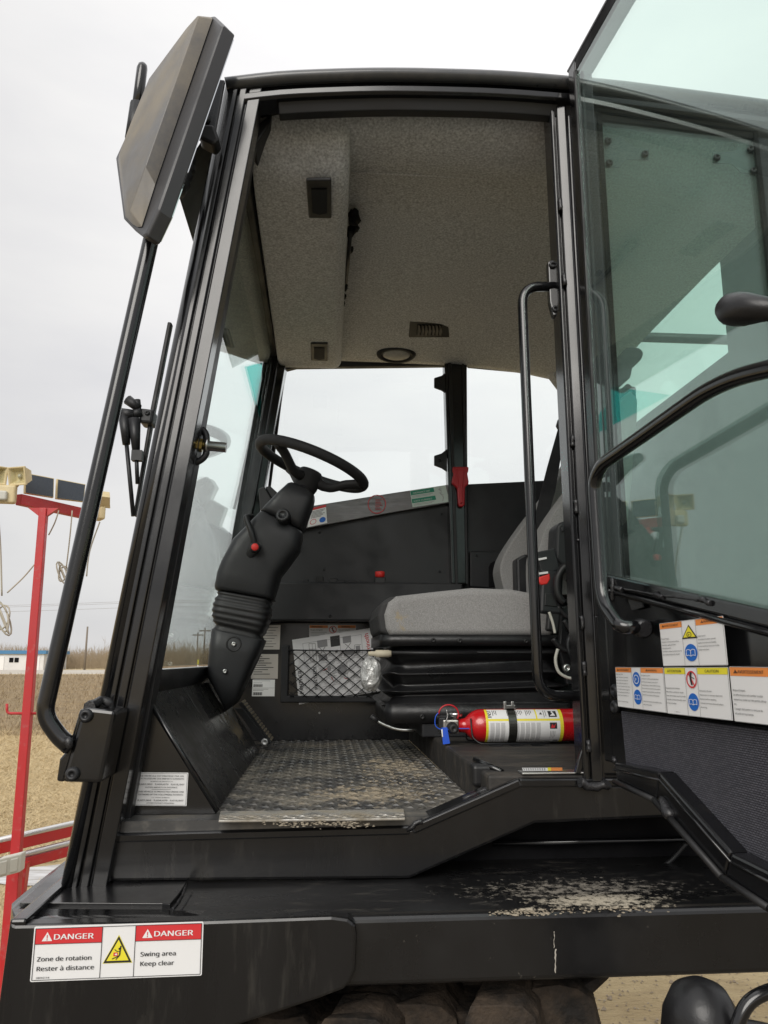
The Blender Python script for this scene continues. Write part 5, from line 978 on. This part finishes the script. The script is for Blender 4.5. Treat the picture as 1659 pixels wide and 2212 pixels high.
bolt(aty(186, 1546, 1.384), (0, -1, 0), .012, gl_); bolt(aty(157, 1672, 1.384), (0, -1, 0), .012, gl_)
weld('weld_bead', [aty(146, 1598, YR - .008), aty(150, 1610, YR - .014), aty(140, 1622, YR - .006)], .007, VH)
weld('weld_bead', [aty(192, 1527, 1.40), aty(215, 1514, 1.43), aty(236, 1520, 1.44), aty(240, 1548, 1.44)], .009, VH)
weld('weld_bead', [aty(236, 1560, 1.44), aty(226, 1620, 1.44), aty(216, 1680, 1.44)], .007, VH)
# bracket plate of the mirror at the top of the pillar
b = MB(); b.prism(poly_y([(455, 168), (486, 172), (462, 300), (420, 280), (432, 240)], 1.462), (0, .012, 0)); mb_ = part(b, 'mirror_bracket', paint, .003); bolt(aty(461, 176, 1.460), (0, -1, 0), .010, VH); bolt(aty(443, 257, 1.460), (0, -1, 0), .011, VH)
b = MB(); b.prism(poly_y([(425, 266), (462, 268), (474, 300), (462, 312), (430, 296)], 1.43), (0, .04, 0)); part(b, 'clamp_block', rubber, .006); b = MB(); b.tube([aty(400, 292, 1.43), aty(432, 294, 1.44)], .009, 8); part(b, 'clamp_bolt', steel)
b = MB(); b.lathe(aty(392, 330, 1.46), V((-.2, 0, -1)), [(0, .02), (.01, .035), (.02, .03), (.03, .037), (.04, .031), (.05, .037), (.06, .031), (.07, .037), (.08, .032), (.09, .03), (.09, 0)], 18); part(b, 'work_lamp_back', rubber)
# ------------------------------------------------------------------ mirror
m0, m1, m2 = aty(312, 514, 1.33), aty(485, 54, 1.33), aty(253, 346, 1.60)
nm = (m1 - m0).cross(m2 - m0).normalized(); nm = nm if nm.dot(CO - m0) > 0 else -nm
def mloop(pts, hs): return [atpl(x, y, m0 + nm * (hs if isinstance(hs, float) else hs[i]), nm) for i, (x, y) in enumerate(pts)]
L1 = [(319, 511), (345, 456), (485, 56), (464, 35), (424, 42), (330, 178), (290, 262), (252, 345), (269, 475), (292, 499), (311, 514)]
L2 = [(306, 490), (336, 396), (459, 40), (456, 37), (421, 45), (331, 180), (291, 264), (255, 345), (271, 468), (286, 484), (296, 490)]
L3 = [(280, 455), (315, 356), (428, 35), (427, 34), (402, 62), (322, 170), (284, 262), (258, 331), (268, 392), (277, 448), (278.5, 453)]
H3 = [.024, .034, .032, .032, .032, .034, .035, .034, .029, .024, .024]
r1 = mloop(L1, .0); r0 = [p - nm * .026 for p in r1]; r2 = mloop(L2, .006); r3 = mloop(L3, H3)
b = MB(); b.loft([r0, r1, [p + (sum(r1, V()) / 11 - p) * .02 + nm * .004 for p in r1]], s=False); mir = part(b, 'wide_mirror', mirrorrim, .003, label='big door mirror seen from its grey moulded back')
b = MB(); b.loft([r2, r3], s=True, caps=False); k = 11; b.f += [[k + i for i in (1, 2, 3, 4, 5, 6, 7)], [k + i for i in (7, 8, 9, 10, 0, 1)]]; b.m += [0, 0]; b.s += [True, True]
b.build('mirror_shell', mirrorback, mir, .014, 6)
b = MB(); b.prism([p + (sum(r0, V()) / 11 - p) * .03 - nm * .0005 for p in r0], -nm * .002); b.build('mirror_face', mirror_glass, mir)
b = MB(); b.tube([aty(309, 137, 1.62), aty(308.5, 141, 1.62), aty(307, 148, 1.62), aty(292, 270, 1.62)], [.006, .0105, .0125, .0125], 12); b.build('mirror_arm', paint, mir)
b = MB(); b.tube([aty(297, 225, 1.62), aty(286, 300, 1.62)], .017, 10); b.build('arm_sleeve', satin, mir)
# ------------------------------------------------------------------ wiper in front of the windscreen
YW = 1.75
b = MB(); b.prism(poly_y([(301, 880), (333, 884), (328, 914), (300, 912)], YW), (0, .05, 0)); wm = part(b, 'wiper_motor', satin, .006); bolt(aty(318, 892, YW - .001), (0, -1, 0), .006, wm)
b = MB(); b.tube([aty(275, 863, YW), aty(300, 882, YW)], [.012, .010], 8); b.tube([aty(296, 864, YW), aty(298, 884, YW)], .008, 8); b.tube([aty(262, 894, YW), aty(290, 896, YW)], [.014, .012], 10); b.tube([aty(286, 896, YW), aty(306, 890, YW)], .011, 8); b.build('wiper_pivot', satin, wm)
b = MB(); b.tube([aty(268, 896, YW), aty(273, 960, YW)], [.014, .009], 8); b.tube([aty(272, 945, YW), aty(288, 1115, YW)], .005, 8); b.build('wiper_arm', satin, wm)
b = MB(); b.tube([aty(290, 905, YW), aty(294, 975, YW)], [.015, .009], 8); b.tube([aty(294, 970, YW), aty(297, 1045, YW)], .0048, 8); b.box(aty(297, 985, YW), (.012, .01, .012)); b.build('wiper_arm', satin, wm)
b = MB(); b.prism(poly_y([(362, 694), (371, 696), (335, 880), (292, 1116), (287, 1112), (325, 880)], YW + .02), (0, .02, 0)); b.build('wiper_blade', rubber, wm, .003)
# latch striker loop on the pillar
b = MB(); b.tube(fillet([aty(398, 918, 1.55), aty(420, 918, 1.55), aty(446, 935, 1.55), aty(446, 985, 1.55), aty(424, 1001, 1.55), aty(396, 1000, 1.55)], .012, 4), .0075, 6); lp = part(b, 'striker_loop', satin)
b = MB(); p = aty(428, 961, 1.55); q = aty(489, 967, 1.55); b.tube([p + (q - p) * t for t in (0, .28, .281, .36, .361, 1)], [.009, .009, .016, .016, .0105, .0105], 16); b.build('striker_pin', steel, lp)
b = MB(); b.lathe(aty(425, 961, 1.55), (q - p), [(-.003, 0), (-.003, .014), (.012, .014), (.012, 0)], 6, s=False); b.build('striker_nut', mat('brass_nut', (.55, .42, .14), .35, metal=.9), lp)
# ------------------------------------------------------------------ open door
DH = aty(1269, 1000, 1.455); DD = V((.10, -.995, 0)).normalized(); DN = V((-.995, -.10, 0)).normalized()
def dr_(x, y, off=0): return atpl(x, y, DH + DN * off, DN)
def dz(t, z, off=0): return V((DH.x, DH.y, 0)) + DD * t + DN * off + V((0, 0, z))
def tz(x, y, off=0): p = dr_(x, y, off); return ((p - V((DH.x, DH.y, 0))).dot(DD), p.z)
TM = .86
ztop = tz(1224, 158)[1]; zwa = tz(1322, 1240); zwb = tz(1659, 1312); sl_ = (zwb[1] - zwa[1]) / (zwb[0] - zwa[0])
def wz(t, d=0): return zwa[1] + sl_ * (t - zwa[0]) + d
b = MB(); zbt = tz(1326, 1650)[1]
b.prism([dz(.004, zbt), dz(.042, zbt), dz(.042, ztop), dz(.004, ztop)], DN * -.04); door = part(b, 'open_door', paint, .004, label='cab door standing open towards the camera')
gx0 = .044
b = MB(); b.prism([dz(.042, ztop), dz(.042, ztop - .035), dz(TM, ztop - .035), dz(TM, ztop)], DN * -.04); b.build('door_top_frame', seal, door, .004); b = MB(); b.tube([dz(.004, ztop, -.002), dz(TM, ztop, -.002)], .004, 8); b.build('frame_edge', paint, door)
b = MB(); b.prism([dz(TM - .04, .9 + .5), dz(TM, .9 + .5), dz(TM, ztop - .035), dz(TM - .04, ztop - .035)], DN * -.04); b.build('door_front_frame', paint, door, .004)
b = MB(); b.prism([dz(.042, wz(.04, -.004)), dz(TM - .04, wz(TM, -.004)), dz(TM - .04, ztop - .035), dz(.042, ztop - .035)], DN * -.005); dg = b.build('door_glass', g_door, door); 
b = MB(); b.prism([dz(.042, wz(.04)), dz(.050, wz(.04)), dz(.050, ztop - .036), dz(.042, ztop - .036)], DN * .006); b.build('glass_seal', rubber, door, .001)
# waist rail: glass edge, face, ledge
hw = tz(1322, 1240)[1] - tz(1322, 1268)[1]
b = MB(); b.prism([dz(.042, wz(.042)), dz(TM, wz(TM)), dz(TM, wz(TM, -hw)), dz(.042, wz(.042, -hw))], DN * .016); b.build('waist_rail', paint, door, .004)
b = MB(); b.tube([dz(.046, wz(.046, -hw - .006), .014), dz(TM, wz(TM, -hw - .006), .014)], .006, 8); b.build('waist_lip', paint, door)
p0 = tz(1335, 1535); zst = tz(1440, 1540)
fx0, fy0 = tz(1346, 1532); fx1, fy1 = tz(1659, 1572); sl2 = (fy1 - fy0) / (fx1 - fx0)
def fz(t, d=0): return fy0 + sl2 * (t - fx0) + d
b = MB(); b.prism([dz(.042, wz(.042, -hw)), dz(TM, wz(TM, -hw)), dz(TM, fz(TM)), dz(.042, fz(.042))], DN * -.02); b.build('door_inner_panel', paint, door, .003)
low = [(1326, 1655), (1418, 1678), (1572, 1845), (1659, 1888)]; lw = [tz(x, y) for x, y in low]; ex_ = (TM, lw[-1][1] + (lw[-1][1] - lw[-2][1]) * .1)
lw.append(ex_)
b = MB(); b.prism([dz(.042, fz(.042))] + [dz(t, z) for t, z in [(.042, lw[0][1])] + lw[1:]] + [dz(TM, fz(TM))], DN * -.022); b.build('door_skin', paint, door)
b = MB(); b.prism([dz(fx0, fz(fx0, -.003), .001)] + [dz(t, z, .001) for t, z in [(fx0 + .008, lw[0][1])] + lw[1:]] + [dz(TM, fz(TM, -.003), .001)], DN * .003); b.build('woven_panel', weave, door)
# lower edge channel of the door: two folded flanges
inn = [tz(x, y, .03) for x, y in ((1325, 1647), (1424, 1668), (1578, 1842), (1665, 1885))]; ott = [tz(x, y, .03) for x, y in ((1332, 1688), (1418, 1728), (1565, 1895), (1668, 1962))]
def ext(P): P.append((TM, P[-1][1] + (P[-1][1] - P[-2][1]) * .12)); return P
inn, ott = ext(inn), ext(ott)
for i in range(len(inn) - 1):
    a, c, d, e = inn[i], inn[i + 1], ott[i + 1], ott[i]
    b = MB(); b.prism([dz(*a, .03), dz(*c, .03), dz(*d, .03), dz(*e, .03)], DN * -.05); b.build('lower_channel', paint, door, .004)
    b = MB(); b.tube([dz(*e, .034), dz(*d, .034)], .005, 8); b.build('channel_lip', rubber, door)
    b = MB(); b.tube([dz(a[0], a[1] - .012, .0305), dz(c[0], c[1] - .012, .0305)], .0022, 6); b.build('channel_fold', paint, door)
weld('weld_bead', [dr_(1425, 1725, .034), dr_(1438, 1750, .034), dr_(1450, 1770, .034)], .008, door)
for pts in (((1322, 1250), (1324, 1275), (1322, 1305)), ((1330, 1268), (1338, 1272), (1348, 1276)), ((1418, 1283), (1424, 1287), (1432, 1290)), ((1512, 1294), (1524, 1300), (1536, 1304)), ((1326, 1634), (1330, 1646), (1334, 1652))): weld('weld_bead', [dr_(x, y, .018) for x, y in pts], .0042, door)
weld('weld_bead', [dr_(x, y, .016) for x, y in ((1345, 1272), (1380, 1278), (1420, 1285), (1470, 1291), (1520, 1299))], .002, door)
# its grab rail and latch lever
OF = .065
b = MB(); b.tube(fillet([dr_(1372, 1353, .012), dr_(1368, 1355, .045), dr_(1340, 1354, OF), dr_(1300, 1300, OF), dr_(1283, 1040, OF), dr_(1300, 1003, OF), dr_(1525, 845, OF), dr_(1590, 815, OF), dr_(1659, 797, OF), dr_(1720, 785, OF)], .035, 6), .0115, 16); b.build('door_grab_rail', paint, door)
b = MB(); b.lathe(dr_(1386, 1357, .02), V((0, 0, 1)) * .2 + DD * -1, [(-.012, .012), (-.008, .016), (.006, .016), (.010, .012)], 14); b.build('rail_clamp', weldm, door)
lk = [dr_(1592, 668, .16), dr_(1612, 668, .16), dr_(1659, 668, .15), dr_(1760, 668, .10)]
b = MB(); b.tube([dr_(1562, 668, .16), dr_(1567, 668, .16), dr_(1578, 668, .16)] + lk, [.004, .013, .0175, .0185, .0175, .0125, .010], 16); b.build('latch_lever', vinyl, door)
# door stickers
def dsk(name, corners, Wd, Hd, items, label=None): return decal(name, plane_map([dr_(x, y, .0175) for x, y in corners], Wd, Hd, 0.0), Wd, Hd, items, door, r=6, label=label)
def para(ls, x, y, st, sz, sq=1): return [('t', t, x, y + k * st, sz, prn, 0.004, sq) for k, t in enumerate(ls)]
# the panel face carries the stickers on one flat plate
b = MB(); pl = [tz(x, y, .016) for x, y in ((1327, 1438), (1440, 1438), (1576, 1438), (1700, 1436))]
def hdr(x0, x1, h, m, tri, txt, sz, sq=1):
    vs, _ = glyphs(txt); wd = max(v[0] for v in vs) * sz * sq; q = (x1 - x0 - wd - (sz * .75 if tri else 0)) / 2; o = [('r', x0, 4, x1, h, m)]
    if tri: o += warn_glyph(x0 + q + sz * .22, h - (h - sz * .7) / 2, sz * .7, prn, m)
    return o + [('t', txt, x0 + q + (sz * .75 if tri else 0), h - (h - sz * .68) / 2, sz, prn, .012, sq)]
def frame(Wd, Hd, xs): return [('l', [(3, 3), (Wd - 3, 3), (Wd - 3, Hd - 3), (3, Hd - 3), (3, 3)], 1.6, prn)] + [('l', [(x, 3), (x, Hd - 3)], 1.6, prn) for x in xs]
it = hdr(4, 190, 46, orange, 1, 'AVERTISSEMENT', 26, .74) + hdr(300, 496, 46, orange, 1, 'WARNING', 26, .92) + frame(500, 330, (190, 300)) + tri_sign(245, 92, 100) + [('c', 245, 106, 19, prn, 15, 4), ('t', 'P', 237, 116, 26, prn, .02), ('c', 245, 236, 62, blue, 0, 2, .78)] + book(245, 238, 68, white, 4)
it += para(["Risque d'impact", "Détacher la ceinture de sécurité du", "conducteur applique le frein", "automatiquement.", "Consulter le manuel technique pour de", "plus amples consignes de sécurité."], 12, 128, 24, 18, .62) + para(["Impact hazard", "To unfasten the driver seat belt", "applies the brake automatically.", "Consult technical manual for further", "safety instructions."], 308, 128, 24, 18, .62)
dsk('brake_warning_sticker', ((1424, 1347), (1562, 1330), (1573, 1437), (1433, 1439)), 500, 330, it)
it = hdr(4, 180, 46, orange, 1, 'AVERTISSEMENT', 26, .70) + hdr(278, 496, 46, orange, 1, 'WARNING', 26, .9) + frame(500, 360, (180, 278)) + [('c', 229, 104, 64, blue, 0, 2, .62), ('c', 229, 104, 40, white, 33, 3, .7), ('t', 'P', 218, 120, 44, white, .02, .7), ('c', 229, 256, 64, blue, 0, 2, .62)] + book(229, 258, 56, white, 4)
it += para(["RISQUE D'ACCIDENT", "Laisser le véhicule sans surveillance", "avec le moteur en marche pourrait", "causer des blessures graves ou la", "mort. Avant de quitter la cabine, mettre", "la transmission au neutre, engager le", "frein de stationnement, éteindre tout", "et abaisser les accessoires au sol.", "", "Consulter le manuel technique."], 10, 70, 27, 18, .56) + para(["ACCIDENT HAZARD", "Leaving the vehicle unattended when", "the engine is running may result in", "personal injury or death. Before leaving", "the cab, set the transmission to neutral,", "engage the parking brake, turn off and", "lower the accessories to the ground.", "", "Consult the technical manual for further", "safety instructions."], 286, 74, 27, 18, .66)
dsk('parking_warning_sticker', ((1329, 1441), (1433, 1442), (1441, 1540), (1335, 1526)), 500, 360, it)
it = hdr(4, 180, 52, yellow, 0, 'ATTENTION', 34, .78) + hdr(276, 496, 52, yellow, 0, 'CAUTION', 34, .84) + frame(500, 370, (180, 276)) + [('c', 228, 92, 66, sred, 54, 3, .62), ('l', [(206, 44), (250, 142)], 8, sred), ('l', [(226, 46), (222, 84), (230, 134)], 13, prn, 4), ('l', [(224, 70), (252, 86)], 6, prn, 4), ('c', 228, 44, 8, prn, 0, 4), ('c', 228, 262, 66, blue, 0, 2, .62)] + book(228, 264, 58, white, 4)
it += para(["Equipements électroniques.", "Débrancher ou enlever les équipe-", "ments électroniques avant de souder.", "Consulter le manuel technique avant", "de faire l'entretien."], 10, 170, 30, 20, .58) + para(["Electronic devices.", "Disconnect or remove electronic", "devices before welding.", "Consult technical manual before", "servicing."], 284, 180, 30, 20, .68) + [('t', '7-14028_14', 70, 352, 11, prn)]
dsk('welding_caution_sticker', ((1434, 1442), (1573, 1441), (1584, 1557), (1442, 1541)), 500, 370, it)
sk4 = [tz(x, y, .0175) for x, y in ((1575, 1440), (1659, 1440), (1659, 1566), (1587, 1558))]
it = hdr(4, 290, 64, orange, 1, 'AVERTISSEMENT', 38, .80) + hdr(400, 596, 64, orange, 1, 'WARNING', 36, .82) + frame(600, 380, (290, 400)) + para(["Risque d'impact.", "Le véhicule pourrait s'arrêter soudai-", "nement ou rouler sur des pentes abrup-", "tes.", "L'usager doit porter la ceinture de", "sécurité en tout temps."], 16, 170, 32, 25, .62)
t0, zt0 = sk4[0]; t1 = t0 + (sk4[1][0] - t0) * 2.1; dzz = (sk4[2][1] - sk4[3][1]) / (sk4[2][0] - sk4[3][0])
decal('impact_warning_sticker', plane_map([dz(t0, zt0, .0175), dz(t1, zt0, .0175), dz(t1 + .01, sk4[3][1] + dzz * (t1 - t0), .0175), dz(sk4[3][0], sk4[3][1], .0175)], 600, 380, 0), 600, 380, it, door, r=6)
for y in (1492, 1527): bolt(dr_(1331, y, .004), DN, .012, door, satin)
b = MB(); b.prism([dr_(x, y, .005) for x, y in ((1360, 1296), (1386, 1290), (1392, 1312), (1368, 1318))], DN * .003); b.build('scraped_patch', weldm, door)
# ------------------------------------------------------------------ track under the deck and the rubber buffer
tk = MB(); zt_ = DECK - .155; Yt0, Yt1 = 1.36, 1.95
xT0, xT1 = aty(470, 2180, 1.36).x, aty(1345, 2140, 1.36).x
prof_ = [V((xT0 - .2, Yt0 + .06, zt_ - .05)), V((xT1 - .12, Yt0 + .06, zt_ - .03)), V((xT1 + .02, Yt0 + .06, zt_ + .035)), V((xT1 - .0, Yt0 + .06, zt_ + .01)), V((xT1 - .22, Yt0 + .06, zt_ - .16)), V((xT1 - .55, Yt0 + .06, .0)), V((xT0 - .2, Yt0 + .06, .0))]
tk.prism(prof_, (0, Yt1 - Yt0, 0)); trk = part(tk, 'rubber_track', trackm, .01)
for k in range(7):                                          # chunky slanted lugs, each a wedge with a worn flat top
    x = xT0 - .02 + k * .118; t = max(0, (x - xT0) / (xT1 - xT0)); zc_ = zt_ - .040 + .045 * min(1, t) ** 2 - (.016 if k % 2 else 0)
    if x > xT1 - .06: continue
    for j in range(3):
        y0 = Yt0 - .03 + j * .20 + (.07 if k % 2 else 0); sl = (.075, .055)[k % 2]; b = MB(); n = 8; rg = []
        for i in range(n):
            u = i / (n - 1); yy = y0 + .17 * u; xo = x + sl * u; w0 = .058 * (1 - .2 * u) * random.uniform(.95, 1.05); h = .050 * (.70 + .5 * u - .45 * u * u) * random.uniform(.94, 1.05)
            rg.append([V((xo - w0 * 1.35, yy, zc_ - .10)), V((xo - w0 * 1.02, yy, zc_ + h * .45)), V((xo - w0 * .80, yy, zc_ + h)), V((xo, yy, zc_ + h * random.uniform(.98, 1.06))), V((xo + w0 * .6, yy, zc_ + h * .9)), V((xo + w0, yy, zc_ + h * .3)), V((xo + w0 * 1.4, yy, zc_ - .10))])
        b.loft([[p + V((random.uniform(-1, 1), 0, random.uniform(-1, 1))) * .0045 for p in r] for r in rg], s=False); b.build('track_lug', trackm, trk, .0015)
c = aty(1516, 2212, 1.05); b = MB(); ax_ = V((-.12, -.2, 1)).normalized(); b.lathe(c - ax_ * .10, ax_, [(-.10, .060), (.04, .056), (.08, .053), (.115, .047), (.14, .035), (.152, .018), (.155, 0)], 28); bf = part(b, 'rubber_buffer', vinyl); b = MB(); b.tube(fillet([c - ax_ * .15, c - ax_ * .30, V((c.x - .05, 1.9, c.z - .25))], .08), .035, 14); b.build('buffer_arm', paint, bf)
b = MB(); b.tube(crv([aty(1588, 2240, 1.0), aty(1600, 2195, 1.0), aty(1622, 2162, 1.0), aty(1660, 2142, 1.0), aty(1710, 2130, 1.0)], 6), .0085, 14); part(b, 'hydraulic_hose', paint)
b = MB(); b.tube(crv([aty(1560, 2230, 1.05), aty(1600, 2222, 1.06), aty(1660, 2232, 1.1)], 5), .012, 8); part(b, 'hydraulic_hose', rubber)
# fix the origin book-keeping: nothing else to do
